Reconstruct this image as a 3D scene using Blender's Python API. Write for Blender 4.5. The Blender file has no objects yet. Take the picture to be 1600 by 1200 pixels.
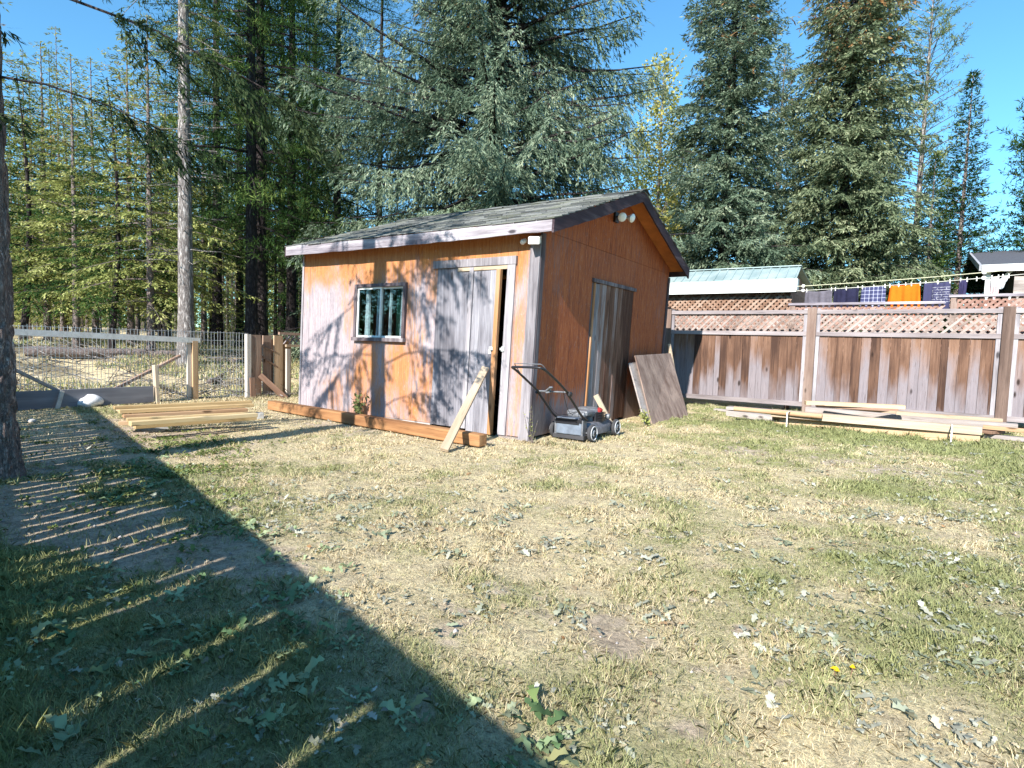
import bpy, bmesh, math, random
import numpy as np
from mathutils import Vector, Matrix
R = math.radians
random.seed(5)
col = bpy.context.scene.collection
scene = bpy.context.scene

# ------------------------------------------------------------------ camera
YAW, PITCH, ROLL, FPX = R(33.43), R(3.9), R(1.66), 915.0
CAM = np.array([3.5425, -5.80, 1.125])
def _axes():
    r = np.array([math.cos(YAW), math.sin(YAW), 0]); f0 = np.array([-math.sin(YAW), math.cos(YAW), 0]); u0 = np.array([0, 0, 1.])
    f = math.cos(PITCH) * f0 - math.sin(PITCH) * u0; u = math.cos(PITCH) * u0 + math.sin(PITCH) * f0
    c, s = math.cos(ROLL), math.sin(ROLL)
    return c * r + s * u, -s * r + c * u, f
CR, CU, CF = _axes()
camd = bpy.data.cameras.new('camera'); cam = bpy.data.objects.new('camera', camd); col.objects.link(cam)
cam.matrix_world = Matrix(((CR[0], CU[0], -CF[0], CAM[0]), (CR[1], CU[1], -CF[1], CAM[1]), (CR[2], CU[2], -CF[2], CAM[2]), (0, 0, 0, 1)))
camd.sensor_width = 36; camd.lens = 36 * FPX / 1600; camd.clip_start = 0.05; camd.clip_end = 2000
scene.camera = cam
def ray(x, y): return CF + (x - 800) / FPX * CR - (y - 600) / FPX * CU
def G(x, y, z=0.0):
    d = ray(x, y); return CAM + (z - CAM[2]) / d[2] * d
def PY(x, y, Y):
    d = ray(x, y); return CAM + (Y - CAM[1]) / d[1] * d
def PX(x, y, X):
    d = ray(x, y); return CAM + (X - CAM[0]) / d[0] * d
def AT(x, dist):
    d = ray(x, 540); h = math.hypot(d[0], d[1]); return CAM[0] + d[0] / h * dist, CAM[1] + d[1] / h * dist

# ------------------------------------------------------------------ sky, sun, exposure
sx, sy, sz = 0.10, -1.0, 0.65                       # direction towards the sun
SUN = Vector((sx, sy, sz)).normalized()
world = bpy.data.worlds.new("World"); scene.world = world; world.use_nodes = True
wn = world.node_tree; bg = wn.nodes['Background']
skyt = wn.nodes.new('ShaderNodeTexSky'); skyt.sky_type = 'NISHITA'; skyt.sun_disc = False
skyt.sun_elevation = math.asin(SUN.z); skyt.sun_rotation = math.atan2(SUN.x, SUN.y)
skyt.altitude = 900; skyt.air_density = 1.0; skyt.dust_density = 0.2; skyt.ozone_density = 1.6
wmx = wn.nodes.new('ShaderNodeMix'); wmx.data_type = 'RGBA'; wmx.blend_type = 'MULTIPLY'; wmx.inputs[0].default_value = 1; wmx.inputs[7].default_value = (.55, .98, 1.08, 1)
wn.links.new(skyt.outputs[0], wmx.inputs[6]); wn.links.new(wmx.outputs[2], bg.inputs[0]); bg.inputs[1].default_value = 0.122
sund = bpy.data.lights.new('sun', 'SUN'); sund.energy = 4.9; sund.angle = R(0.5); sund.color = (1, .95, .87)
suno = bpy.data.objects.new('sun', sund); col.objects.link(suno)
suno.rotation_euler = SUN.to_track_quat('Z', 'Y').to_euler(); suno.location = (5, -20, 20)
scene.view_settings.view_transform = 'Standard'; scene.view_settings.look = 'None'
scene.view_settings.gamma = 1; scene.view_settings.use_curve_mapping = False
scene.view_settings.exposure = 1.14
scene.cycles.max_bounces = 6; scene.cycles.diffuse_bounces = 3; scene.cycles.transparent_max_bounces = 8
scene.render.film_transparent = False

# ------------------------------------------------------------------ helpers
def tag(o, label=None, cat=None, group=None, kind=None):
    if label: o['label'] = label
    if cat: o['category'] = cat
    if group: o['group'] = group
    if kind: o['kind'] = kind
    return o
def empty(name, loc=(0, 0, 0), label=None, cat=None, group=None):
    o = bpy.data.objects.new(name, None); col.objects.link(o); o.location = loc; o.empty_display_size = .1
    return tag(o, label, cat, group)
def origin(o):
    v = Vector((0, 0, 0))
    while o: v += o.location; o = o.parent
    return v
def copy_tree(o, parent=None):
    c = o.copy(); col.objects.link(c); c.parent = parent
    for ch in list(o.children): copy_tree(ch, c)
    return c

def hash2(ix, iy, seed):
    n = (ix.astype(np.int64) * 374761393 + iy.astype(np.int64) * 668265263 + seed * 1442695041) & 0x7fffffff
    n = ((n ^ (n >> 13)) * 1274126177) & 0x7fffffff
    n = (n ^ (n >> 16)) & 0xffff
    return n / 65535.0
def vnoise(x, y, seed=0):
    x = np.asarray(x, float); y = np.asarray(y, float)
    ix = np.floor(x); iy = np.floor(y); fx = x - ix; fy = y - iy
    fx = fx * fx * (3 - 2 * fx); fy = fy * fy * (3 - 2 * fy)
    a = hash2(ix, iy, seed); b = hash2(ix + 1, iy, seed); c = hash2(ix, iy + 1, seed); d = hash2(ix + 1, iy + 1, seed)
    return (a * (1 - fx) + b * fx) * (1 - fy) + (c * (1 - fx) + d * fx) * fy
def fbm(x, y, seed=0, oct=4):
    s = 0; a = .5; t = 0
    for i in range(oct):
        s = s + a * vnoise(x * 2 ** i + 17.3 * i, y * 2 ** i - 9.1 * i, seed + i); t += a; a *= .55
    return s / t
def sstep(a, b, x):
    t = np.clip((x - a) / (b - a), 0, 1); return t * t * (3 - 2 * t)

def np_mesh(name, V, F, mat, parent=None, attrs=None, colors=None, smooth=False, loc=(0, 0, 0)):
    """V (n,3) world coords, F (m,k) one polygon size"""
    me = bpy.data.meshes.new(name); n, (m, k) = len(V), F.shape
    base = origin(parent) if parent else Vector((0, 0, 0))
    off = np.array(base + Vector(loc))
    me.vertices.add(n); me.vertices.foreach_set('co', (V - off).astype(np.float32).ravel())
    me.loops.add(m * k); me.loops.foreach_set('vertex_index', F.astype(np.int32).ravel())
    me.polygons.add(m); me.polygons.foreach_set('loop_start', np.arange(0, m * k, k, dtype=np.int32))
    if smooth: me.polygons.foreach_set('use_smooth', np.ones(m, bool))
    for a, arr in (attrs or {}).items():
        at = me.attributes.new(a, 'FLOAT', 'FACE' if len(arr) == m else 'POINT'); at.data.foreach_set('value', arr.astype(np.float32))
    if colors is not None:
        at = me.attributes.new('tint', 'FLOAT_COLOR', 'FACE' if len(colors) == m else 'POINT')
        at.data.foreach_set('color', np.concatenate([colors, np.ones((len(colors), 1))], 1).astype(np.float32).ravel())
    me.update(calc_edges=True); me.materials.append(mat)
    o = bpy.data.objects.new(name, me); o.location = loc; col.objects.link(o)
    if parent: o.parent = parent
    return o

class MB:
    def __init__(s): s.v = []; s.f = []; s.t = []
    def add(s, vs, fs, tone=None):
        b = len(s.v); tone = random.random() if tone is None else tone
        s.v += [tuple(v) for v in vs]; s.f += [tuple(b + i for i in f) for f in fs]; s.t += [tone] * len(fs); return s
    BF = [(0, 3, 2, 1), (4, 5, 6, 7), (0, 1, 5, 4), (1, 2, 6, 5), (2, 3, 7, 6), (3, 0, 4, 7)]
    def box(s, x0, x1, y0, y1, z0, z1, tone=None):
        return s.add([(x0, y0, z0), (x1, y0, z0), (x1, y1, z0), (x0, y1, z0), (x0, y0, z1), (x1, y0, z1), (x1, y1, z1), (x0, y1, z1)], MB.BF, tone)
    def bar(s, p0, p1, w, t, up=(0, 0, 1), tone=None, taper=1.0):
        """box from p0 to p1, w wide sideways, t thick along up"""
        p0, p1 = Vector(p0), Vector(p1); d = (p1 - p0).normalized(); u = Vector(up)
        a = d.cross(u).normalized(); u = a.cross(d).normalized(); vs = []
        for p, k in ((p0, 1), (p1, taper)):
            for i, j in ((-1, -1), (1, -1), (1, 1), (-1, 1)): vs.append(p + a * (i * w * k / 2) + u * (j * t * k / 2))
        return s.add(vs, [(0, 1, 2, 3), (7, 6, 5, 4), (0, 4, 5, 1), (1, 5, 6, 2), (2, 6, 7, 3), (3, 7, 4, 0)], tone)
    def tube(s, pts, rad, n=8, tone=None, cap=True):
        pts = [Vector(p) for p in pts]; rad = rad if isinstance(rad, (list, tuple)) else [rad] * len(pts)
        vs = []; fs = []; ref = None
        for i, p in enumerate(pts):
            d = (pts[min(i + 1, len(pts) - 1)] - pts[max(i - 1, 0)]).normalized()
            if ref is None: ref = d.orthogonal().normalized()
            ref = (ref - d * ref.dot(d)).normalized(); b = d.cross(ref)
            for k in range(n):
                a = 2 * math.pi * k / n; vs.append(p + (ref * math.cos(a) + b * math.sin(a)) * rad[i])
        for i in range(len(pts) - 1):
            for k in range(n):
                k2 = (k + 1) % n; fs.append((i * n + k, i * n + k2, (i + 1) * n + k2, (i + 1) * n + k))
        if cap: fs.append(tuple(range(n - 1, -1, -1))); fs.append(tuple((len(pts) - 1) * n + k for k in range(n)))
        return s.add(vs, fs, tone)
    def prism(s, poly, fn0, fn1, tone=None):
        """poly of 2d points; fn0/fn1 map them to the two caps"""
        n = len(poly); vs = [fn0(*p) for p in poly] + [fn1(*p) for p in poly]
        return s.add(vs, [tuple(range(n - 1, -1, -1)), tuple(range(n, 2 * n))] + [(i, (i + 1) % n, n + (i + 1) % n, n + i) for i in range(n)], tone)
    def lathe(s, c, axis, prof, n=20, tone=None):
        c = Vector(c); d = Vector(axis).normalized(); a = d.orthogonal().normalized(); b = d.cross(a); vs = []; fs = []
        for (h, r) in prof:
            for k in range(n):
                t = 2 * math.pi * k / n; vs.append(c + d * h + (a * math.cos(t) + b * math.sin(t)) * r)
        for i in range(len(prof) - 1):
            for k in range(n):
                k2 = (k + 1) % n; fs.append((i * n + k, i * n + k2, (i + 1) * n + k2, (i + 1) * n + k))
        fs.append(tuple(range(n - 1, -1, -1))); fs.append(tuple((len(prof) - 1) * n + k for k in range(n)))
        return s.add(vs, fs, tone)
    def build(s, name, mat, parent=None, loc=None, bevel=0, smooth=False, warp=None, label=None):
        if warp: s.v = [warp(*v) for v in s.v]
        base = origin(parent) if parent else Vector((0, 0, 0))
        l = Vector(loc) if loc is not None else Vector((0, 0, 0))
        off = base + l; me = bpy.data.meshes.new(name)
        me.from_pydata([tuple(Vector(v) - off) for v in s.v], [], s.f)
        at = me.attributes.new('tone', 'FLOAT', 'FACE'); at.data.foreach_set('value', np.array(s.t, np.float32))
        bm = bmesh.new(); bm.from_mesh(me); bmesh.ops.recalc_face_normals(bm, faces=bm.faces); bm.to_mesh(me); bm.free()
        if smooth:
            for p in me.polygons: p.use_smooth = True
            me.set_sharp_from_angle(angle=R(40))
        me.materials.append(mat); o = bpy.data.objects.new(name, me); col.objects.link(o); o.location = l
        if parent: o.parent = parent
        if bevel:
            b = o.modifiers.new('bevel', 'BEVEL'); b.width = bevel; b.segments = 2; b.limit_method = 'ANGLE'
        if label: o['label'] = label
        return o

# ------------------------------------------------------------------ materials
class NT:
    def __init__(s, name):
        s.m = bpy.data.materials.new(name); s.m.use_nodes = True; s.n = s.m.node_tree.nodes; s.l = s.m.node_tree.links
        s.b = s.n['Principled BSDF']; s.out = s.n['Material Output']
    def new(s, t, **kw):
        n = s.n.new(t)
        for k, v in kw.items(): setattr(n, k, v)
        return n
    def lk(s, a, b): s.l.new(a, b)
    def math(s, op, a, b=None, c=None):
        n = s.new('ShaderNodeMath', operation=op)
        for i, x in enumerate((a, b, c)):
            if x is None: continue
            if isinstance(x, (int, float)): n.inputs[i].default_value = x
            else: s.lk(x, n.inputs[i])
        return n.outputs[0]
    def mix(s, fac, a, b, blend='MIX'):
        n = s.new('ShaderNodeMix', data_type='RGBA', blend_type=blend)
        for i, x in ((0, fac), (6, a), (7, b)):
            if isinstance(x, (int, float)): n.inputs[i].default_value = x
            elif isinstance(x, tuple): n.inputs[i].default_value = (*x, 1)
            else: s.lk(x, n.inputs[i])
        return n.outputs[2]
    def coords(s, scale=(1, 1, 1), off=None):
        tc = s.new('ShaderNodeTexCoord'); mp = s.new('ShaderNodeMapping'); mp.inputs['Scale'].default_value = scale
        s.lk(tc.outputs['Object'], mp.inputs['Vector'])
        if off is not None:
            cb = s.new('ShaderNodeCombineXYZ')
            for i in range(3): s.lk(off, cb.inputs[i])
            s.lk(cb.outputs[0], mp.inputs['Location'])
        return mp.outputs[0]
    def noise(s, vec, scale, detail=4, rough=.55, dist=0):
        n = s.new('ShaderNodeTexNoise'); n.inputs['Scale'].default_value = scale; n.inputs['Detail'].default_value = detail
        n.inputs['Roughness'].default_value = rough; n.inputs['Distortion'].default_value = dist; s.lk(vec, n.inputs['Vector']); return n.outputs['Fac']
    def ramp(s, fac, stops, interp='LINEAR'):
        n = s.new('ShaderNodeValToRGB'); n.color_ramp.interpolation = interp; e = n.color_ramp.elements
        while len(e) > 1: e.remove(e[-1])
        for i, (p, c) in enumerate(stops):
            q = e[0] if i == 0 else e.new(p)
            q.position = p; q.color = (*(c if isinstance(c, tuple) else (c, c, c)), 1)
        s.lk(fac, n.inputs[0]); return n.outputs[0]
    def bump(s, h, strength=.3, dist=.01):
        n = s.new('ShaderNodeBump'); n.inputs['Strength'].default_value = strength; n.inputs['Distance'].default_value = dist
        s.lk(h, n.inputs['Height']); s.lk(n.outputs[0], s.b.inputs['Normal'])
    def attr(s, name, out='Fac'):
        n = s.new('ShaderNodeAttribute'); n.attribute_name = name; return n.outputs[out]
    def fin(s, color, rough=.85, metal=0, spec=.3):
        if isinstance(color, tuple): s.b.inputs['Base Color'].default_value = (*color, 1)
        else: s.lk(color, s.b.inputs['Base Color'])
        if isinstance(rough, (int, float)): s.b.inputs['Roughness'].default_value = rough
        else: s.lk(rough, s.b.inputs['Roughness'])
        s.b.inputs['Metallic'].default_value = metal; s.b.inputs['Specular IOR Level'].default_value = spec
        return s.m

def plain(name, c, rough=.6, metal=0, spec=.4, var=.12, nscale=6, bump=0.0):
    t = NT(name); v = t.coords(); n = t.noise(v, nscale, 5)
    dark = tuple(x * (1 - var * 2.2) for x in c); lite = tuple(min(1, x * (1 + var)) for x in c)
    c_ = t.ramp(n, [(.3, dark), (.7, lite)])
    if bump: t.bump(t.noise(v, nscale * 8, 4), bump, .004)
    return t.fin(c_, rough, metal, spec)

def wood(name, cols, axis='x', grain=26, tonevar=1.0, knots=True, rough=.85, bump=.35, per_obj=True, contrast=1.0, grad=None):
    """cols: dark, mid, light; grad: (z0, z1, colour, strength) weathering that grows from z0 to z1 in object space"""
    cols = tuple(tuple(q * .80 for q in c) for c in cols); t = NT(name); tone = t.attr('tone')
    off = t.math('MULTIPLY', tone, 37.0)
    if per_obj:
        oi = t.new('ShaderNodeObjectInfo'); off = t.math('ADD', off, t.math('MULTIPLY', oi.outputs['Random'], 91.0))
    k = .045
    sc = {'x': (k, 1, 1), 'y': (1, k, 1), 'z': (1, 1, k)}[axis]
    v = t.coords(sc, off); n1 = t.noise(v, grain, 5, .65, .3); n2 = t.noise(v, grain * 3.2, 3, .6)
    k2 = .25; sc2 = {'x': (k2, 1, 1), 'y': (1, k2, 1), 'z': (1, 1, k2)}[axis]
    v2 = t.coords(sc2, off); n3 = t.noise(v2, 5, 3, .5)
    f = t.math('ADD', t.math('MULTIPLY', n1, .5), t.math('MULTIPLY', n3, .5))
    f = t.math('ADD', f, t.math('MULTIPLY', t.math('SUBTRACT', tone, .5), .28 * tonevar))
    if per_obj: f = t.math('ADD', f, t.math('MULTIPLY', t.math('SUBTRACT', oi.outputs['Random'], .5), .12 * tonevar))
    w = .22 / contrast
    c = t.ramp(f, [(.5 - w, cols[0]), (.5, cols[1]), (.5 + w, cols[2])])
    if grad:
        z0, z1, gc, gs = grad
        sp = t.new('ShaderNodeSeparateXYZ'); t.lk(t.coords(), sp.inputs[0])
        g = t.new('ShaderNodeMapRange'); g.inputs[1].default_value = z0; g.inputs[2].default_value = z1; t.lk(sp.outputs[2], g.inputs[0])
        gg = t.math('ADD', g.outputs[0], t.math('MULTIPLY', t.math('SUBTRACT', n3, .5), 1.5))
        gg = t.math('ADD', gg, t.math('MULTIPLY', t.math('SUBTRACT', tone, .5), .8))
        mr = t.new('ShaderNodeMapRange'); mr.inputs[1].default_value = .3; mr.inputs[2].default_value = .8; mr.inputs[4].default_value = gs; mr.clamp = True
        t.lk(gg, mr.inputs[0]); gray = t.mix(n1, tuple(x * .62 for x in gc), tuple(min(1, x * 1.25) for x in gc))
        c = t.mix(mr.outputs[0], c, gray)
    c = t.mix(t.ramp(n2, [(.28, .55), (.42, 0.0)]), c, tuple(x * .35 for x in cols[0]))
    if knots:
        vo = t.new('ShaderNodeTexVoronoi'); vo.inputs['Scale'].default_value = 4.2
        sk = {'x': (.4, 1, 1), 'y': (1, .4, 1), 'z': (1, 1, .4)}[axis]
        t.lk(t.coords(sk, off), vo.inputs['Vector'])
        c = t.mix(t.ramp(vo.outputs['Distance'], [(.06, .9), (.12, 0.0)]), c, tuple(x * .3 for x in cols[0]))
    t.bump(t.math('ADD', n1, t.math('MULTIPLY', n2, .5)), bump, .006)
    return t.fin(c, rough, 0, .2)

M = {}
M['new_lumber'] = wood('fresh_lumber', ((.46, .31, .15), (.66, .48, .25), (.80, .64, .40)), 'x', 22, .9, bump=.15)
M['pale_lumber'] = wood('pale_lumber', ((.38, .28, .19), (.55, .43, .31), (.68, .57, .44)), 'x', 22, .9, bump=.2)
M['tan_lumber'] = wood('tan_lumber', ((.42, .24, .13), (.60, .40, .24), (.72, .54, .37)), 'x', 24, .9, bump=.2)
M['grey_board'] = wood('grey_board', ((.22, .18, .17), (.40, .35, .33), (.58, .53, .51)), 'x', 30, .9, bump=.4)
M['brown_board'] = wood('brown_board', ((.16, .09, .06), (.33, .20, .14), (.46, .34, .27)), 'x', 26, 1, bump=.4)
M['brown_board_z'] = wood('brown_upright', ((.17, .09, .06), (.34, .21, .15), (.50, .37, .29)), 'z', 26, 1, bump=.4)
M['tan_z'] = wood('tan_upright', ((.40, .22, .12), (.58, .38, .22), (.72, .52, .34)), 'z', 24, .8, bump=.25)
M['white_rail'] = wood('white_rail_wood', ((.62, .60, .56), (.82, .80, .76), (.95, .94, .90)), 'x', 20, .3, knots=False, bump=.1)
M['white_z'] = wood('pale_upright', ((.50, .44, .38), (.68, .62, .55), (.82, .77, .70)), 'z', 24, .6, bump=.2)
M['beam'] = wood('beam_wood', ((.22, .10, .045), (.41, .21, .095), (.57, .34, .17)), 'x', 20, .6, bump=.35)
M['fence_boards'] = wood('fence_boards', ((.07, .038, .028), (.165, .09, .06), (.29, .17, .115)), 'z', 34, .75, bump=.6, per_obj=True, contrast=1.35, grad=(1.30, .10, (.235, .215, .24), .85))
M['fence_grey'] = wood('fence_frame_wood', ((.18, .15, .155), (.34, .295, .30), (.50, .45, .46)), 'x', 26, .8, bump=.3)
M['fence_post'] = wood('fence_post_wood', ((.12, .08, .065), (.24, .165, .135), (.36, .27, .23)), 'z', 30, .8, bump=.4)
M['lattice'] = wood('lattice_wood', ((.20, .145, .125), (.35, .28, .25), (.48, .41, .38)), 'x', 12, 1, knots=False, bump=.2)
M['pink_lattice'] = wood('red_lattice_wood', ((.25, .13, .10), (.39, .235, .19), (.49, .33, .28)), 'x', 12, 1, knots=False, bump=.2)
M['ply_door'] = wood('weathered_ply', ((.13, .125, .145), (.29, .28, .315), (.46, .45, .49)), 'z', 34, .7, bump=.6, knots=True, contrast=1.35)
M['door_plank'] = wood('door_plank', ((.20, .18, .18), (.42, .40, .41), (.60, .58, .58)), 'z', 24, .8, bump=.5, contrast=1.2)
M['trim'] = wood('bleached_trim', ((.17, .155, .17), (.35, .325, .35), (.53, .50, .53)), 'z', 34, .6, bump=.6, contrast=1.35)
M['trim_x'] = wood('bleached_trim_x', ((.14, .115, .14), (.37, .335, .37), (.60, .56, .59)), 'x', 34, .6, bump=.6, contrast=1.6)
M['dark_trim'] = wood('dark_stained_trim', ((.035, .022, .028), (.07, .045, .055), (.22, .17, .18)), 'y', 22, .4, bump=.4)
M['dark_trim_z'] = wood('dark_corner_trim', ((.06, .045, .05), (.14, .11, .12), (.36, .32, .33)), 'z', 22, .4, bump=.4)
M['side_door'] = wood('side_door_boards', ((.10, .045, .03), (.24, .13, .09), (.42, .37, .38)), 'z', 38, 1.5, bump=.7, contrast=1.35, per_obj=False)
M['stained_edge'] = wood('stained_edge', ((.30, .12, .04), (.48, .24, .11), (.62, .38, .24)), 'z', 22, .8, bump=.4)
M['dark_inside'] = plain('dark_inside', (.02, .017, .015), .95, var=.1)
M['orange_soffit'] = plain('orange_soffit', (.50, .17, .04), .8, var=.15, nscale=4)
M['leaning_ply'] = wood('leaning_ply', ((.15, .09, .07), (.30, .215, .18), (.46, .34, .28)), 'z', 14, .6, bump=.3, knots=False, contrast=1.2)
M['black'] = plain('black_plastic', (.018, .018, .022), .4, var=.1)
M['white_plastic'] = plain('white_plastic', (.78, .77, .74), .4, var=.05)
M['wire'] = plain('galvanised_wire', (.55, .57, .60), .4, .6, var=.1)
M['white_metal'] = plain('white_painted_metal', (.62, .64, .63), .4, var=.05)
M['concrete'] = plain('concrete', (.50, .48, .45), .9, var=.2, nscale=20, bump=.5)
M['stone'] = plain('white_stone', (.78, .77, .78), .7, var=.06, nscale=8, bump=.3)
M['earth_stone'] = plain('earthy_stone', (.30, .25, .21), .95, var=.25, nscale=14, bump=.6)
M['dark_board'] = wood('dark_painted_board', ((.12, .125, .145), (.22, .22, .25), (.36, .36, .39)), 'x', 10, .3, knots=False, bump=.15)
M['shadow_fence'] = wood('tall_fence_boards', ((.14, .07, .04), (.28, .16, .10), (.42, .28, .2)), 'z', 24, 1, bump=.3)

def siding(name, gable=False):
    """plywood siding: orange stain bleached to lavender grey with its own ragged outline"""
    t = NT(name); v = t.coords(); sp = t.new('ShaderNodeSeparateXYZ'); t.lk(v, sp.inputs[0])
    z = sp.outputs[2]; hx = sp.outputs[1 if gable else 0]
    big = t.noise(t.coords((1, 1, .55)), 1.3, 5, .62, .4)
    streak = t.noise(t.coords((1, 1, .06)), 34, 5, .7, .2)
    fine = t.noise(t.coords((1, 1, .12)), 110, 4, .75)
    tone = t.attr('tone')
    if not gable:
        # more bleached low down and towards the far end, stain kept under the eave
        m = t.math('ADD', t.math('MULTIPLY', big, 2.6), -1.08)
        zt = t.new('ShaderNodeMapRange'); zt.inputs[1].default_value = 1.75; zt.inputs[2].default_value = 2.32; zt.inputs[4].default_value = .75; t.lk(z, zt.inputs[0])
        m = t.math('ADD', m, zt.outputs[0])
        xl = t.new('ShaderNodeMapRange'); xl.inputs[1].default_value = -3.1; xl.inputs[2].default_value = -4.1; xl.inputs[4].default_value = .32; t.lk(hx, xl.inputs[0])
        m = t.math('SUBTRACT', m, xl.outputs[0])
        wx = t.math('SUBTRACT', 1, t.math('MULTIPLY', t.math('ABSOLUTE', t.math('ADD', hx, 2.55)), .62)); wx = t.math('MAXIMUM', wx, 0)
        m = t.math('ADD', m, t.math('MULTIPLY', wx, .26)); w2 = t.math('MAXIMUM', t.math('SUBTRACT', 1, t.math('MULTIPLY', t.math('ABSOLUTE', t.math('ADD', hx, .2)), 4)), 0); m = t.math('ADD', m, t.math('MULTIPLY', w2, .30))
        m = t.math('ADD', m, t.math('MULTIPLY', t.math('SUBTRACT', streak, .5), 1.5))
        c_or = t.ramp(t.math('ADD', t.math('MULTIPLY', streak, .6), t.math('MULTIPLY', fine, .4)), [(.3, (.20, .065, .024)), (.46, (.40, .150, .045)), (.68, (.54, .26, .10))])
        c_gr = t.ramp(t.math('ADD', t.math('MULTIPLY', streak, .55), t.math('MULTIPLY', fine, .45)), [(.3, (.13, .11, .13)), (.45, (.285, .25, .275)), (.64, (.46, .415, .435))])
        fac = t.ramp(m, [(.2, 0.0), (.45, .6), (.72, 1.0)])
    else:
        m = t.math('ADD', t.math('MULTIPLY', big, 1.5), -.25)
        zt = t.new('ShaderNodeMapRange'); zt.inputs[1].default_value = .75; zt.inputs[2].default_value = .05; zt.inputs[4].default_value = .9; t.lk(z, zt.inputs[0])
        m = t.math('SUBTRACT', m, zt.outputs[0])
        m = t.math('ADD', m, t.math('MULTIPLY', t.math('SUBTRACT', streak, .5), 1.5))
        c_or = t.ramp(t.math('ADD', t.math('MULTIPLY', streak, .6), t.math('MULTIPLY', fine, .4)), [(.34, (.09, .027, .018)), (.47, (.30, .074, .024)), (.64, (.46, .145, .050))])
        c_gr = t.ramp(t.math('ADD', t.math('MULTIPLY', streak, .55), t.math('MULTIPLY', fine, .45)), [(.3, (.15, .11, .11)), (.5, (.27, .20, .19)), (.7, (.40, .32, .31))])
        fac = t.ramp(m, [(.0, 0.0), (.2, .7), (.4, 1.0)])
    c = t.mix(fac, c_gr, c_or); spk = t.noise(t.coords((1, 1, .3)), 46, 3, .8); c = t.mix(t.ramp(spk, [(.60, 0.0), (.66, .55)]), c, c_gr); c = t.mix(t.ramp(spk, [(.33, .5), (.38, 0.0)]), c, c_or)
    c = t.mix(t.math('MULTIPLY', t.ramp(fine, [(.27, .7), (.40, 0.0)]), 1.0), c, (.10, .06, .05))
    c = t.mix(t.ramp(tone, [(0, .0), (1, .16)]), c, (.30, .2, .17))
    t.bump(t.math('ADD', streak, fine), .35, .004)
    return t.fin(c, .85, 0, .2)
M['front_siding'] = siding('front_siding'); M['gable_siding'] = siding('gable_siding', True)

def shingle_mat():
    t = NT('mossy_shingles'); v = t.coords(); n = t.noise(v, 2.2, 5); f = t.noise(v, 90, 3, .8); tone = t.attr('tone')
    a = t.math('ADD', t.math('MULTIPLY', f, .6), t.math('MULTIPLY', tone, .4))
    c = t.ramp(a, [(.25, (.04, .045, .045)), (.5, (.11, .115, .115)), (.75, (.225, .23, .22))])
    c = t.mix(t.ramp(n, [(.48, 0.0), (.66, .5)]), c, t.mix(f, (.07, .08, .05), (.20, .21, .14)))
    t.bump(f, .8, .006); return t.fin(c, .95, 0, .1)
M['shingles'] = shingle_mat()

def bark_mat(name, d, m, l, scale=1.0):
    t = NT(name); v = t.coords((1, 1, .17)); vo = t.new('ShaderNodeTexVoronoi'); vo.feature = 'DISTANCE_TO_EDGE'; vo.inputs['Scale'].default_value = 30 * scale
    nd = t.noise(v, 14 * scale, 5, .7); n0 = t.noise(v, 60 * scale, 4, .7)
    mx = t.new('ShaderNodeVectorMath', operation='ADD'); sc = t.new('ShaderNodeVectorMath', operation='SCALE'); sc.inputs['Scale'].default_value = .16 / (.5 + scale * .5)
    cb = t.new('ShaderNodeCombineXYZ'); t.lk(nd, cb.inputs[0]); t.lk(n0, cb.inputs[1]); t.lk(cb.outputs[0], sc.inputs[0]); t.lk(v, mx.inputs[0]); t.lk(sc.outputs[0], mx.inputs[1])
    t.lk(mx.outputs[0], vo.inputs['Vector'])
    h = t.math('MINIMUM', t.math('MULTIPLY', vo.outputs['Distance'], 2.6), 1)
    h = t.math('MULTIPLY', h, t.math('ADD', .5, t.math('MULTIPLY', nd, .6)))
    c = t.ramp(t.math('ADD', t.math('MULTIPLY', h, .6), t.math('MULTIPLY', n0, .4)), [(.2, d), (.48, m), (.75, l)])
    t.bump(h, .9, .02); return t.fin(c, .95, 0, .1)
M['bark'] = bark_mat('conifer_bark', (.13, .10, .095), (.33, .275, .26), (.56, .49, .47))
M['bark_dark'] = bark_mat('dark_bark', (.02, .017, .018), (.055, .045, .046), (.12, .10, .10), .6)
M['bark_pale'] = bark_mat('pale_bark', (.11, .095, .09), (.33, .30, .29), (.62, .59, .57), .5)

def leaf_mat(name, stops, trans=.3, rough=.6):
    t = NT(name); c = t.ramp(t.attr('v'), stops)
    d = t.new('ShaderNodeBsdfDiffuse'); tr = t.new('ShaderNodeBsdfTranslucent'); mx = t.new('ShaderNodeMixShader'); mx.inputs[0].default_value = trans
    t.lk(c, d.inputs[0]); t.lk(c, tr.inputs[0]); t.lk(d.outputs[0], mx.inputs[1]); t.lk(tr.outputs[0], mx.inputs[2]); t.lk(mx.outputs[0], t.out.inputs[0])
    t.n.remove(t.b); return t.m
M['blue_needles'] = leaf_mat('blue_spruce_needles', [(0, (.045, .075, .05)), (.45, (.13, .185, .125)), (.8, (.28, .34, .235)), (.93, (.42, .46, .33)), (.96, (.22, .13, .06)), (1, (.30, .17, .08))])
M['green_needles'] = leaf_mat('green_needles', [(0, (.014, .035, .014)), (.5, (.035, .075, .025)), (.8, (.085, .14, .04)), (.95, (.22, .28, .08)), (.97, (.25, .14, .05)), (1, (.3, .17, .06))])
M['yellow_needles'] = leaf_mat('yellow_green_needles', [(0, (.13, .15, .045)), (.5, (.28, .31, .10)), (.85, (.48, .49, .20)), (.95, (.60, .57, .28)), (1, (.38, .22, .09))])
M['olive_needles'] = leaf_mat('olive_needles', [(0, (.06, .09, .03)), (.5, (.15, .19, .07)), (.85, (.29, .33, .14)), (.94, (.36, .38, .17)), (1, (.34, .20, .10))])
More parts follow.
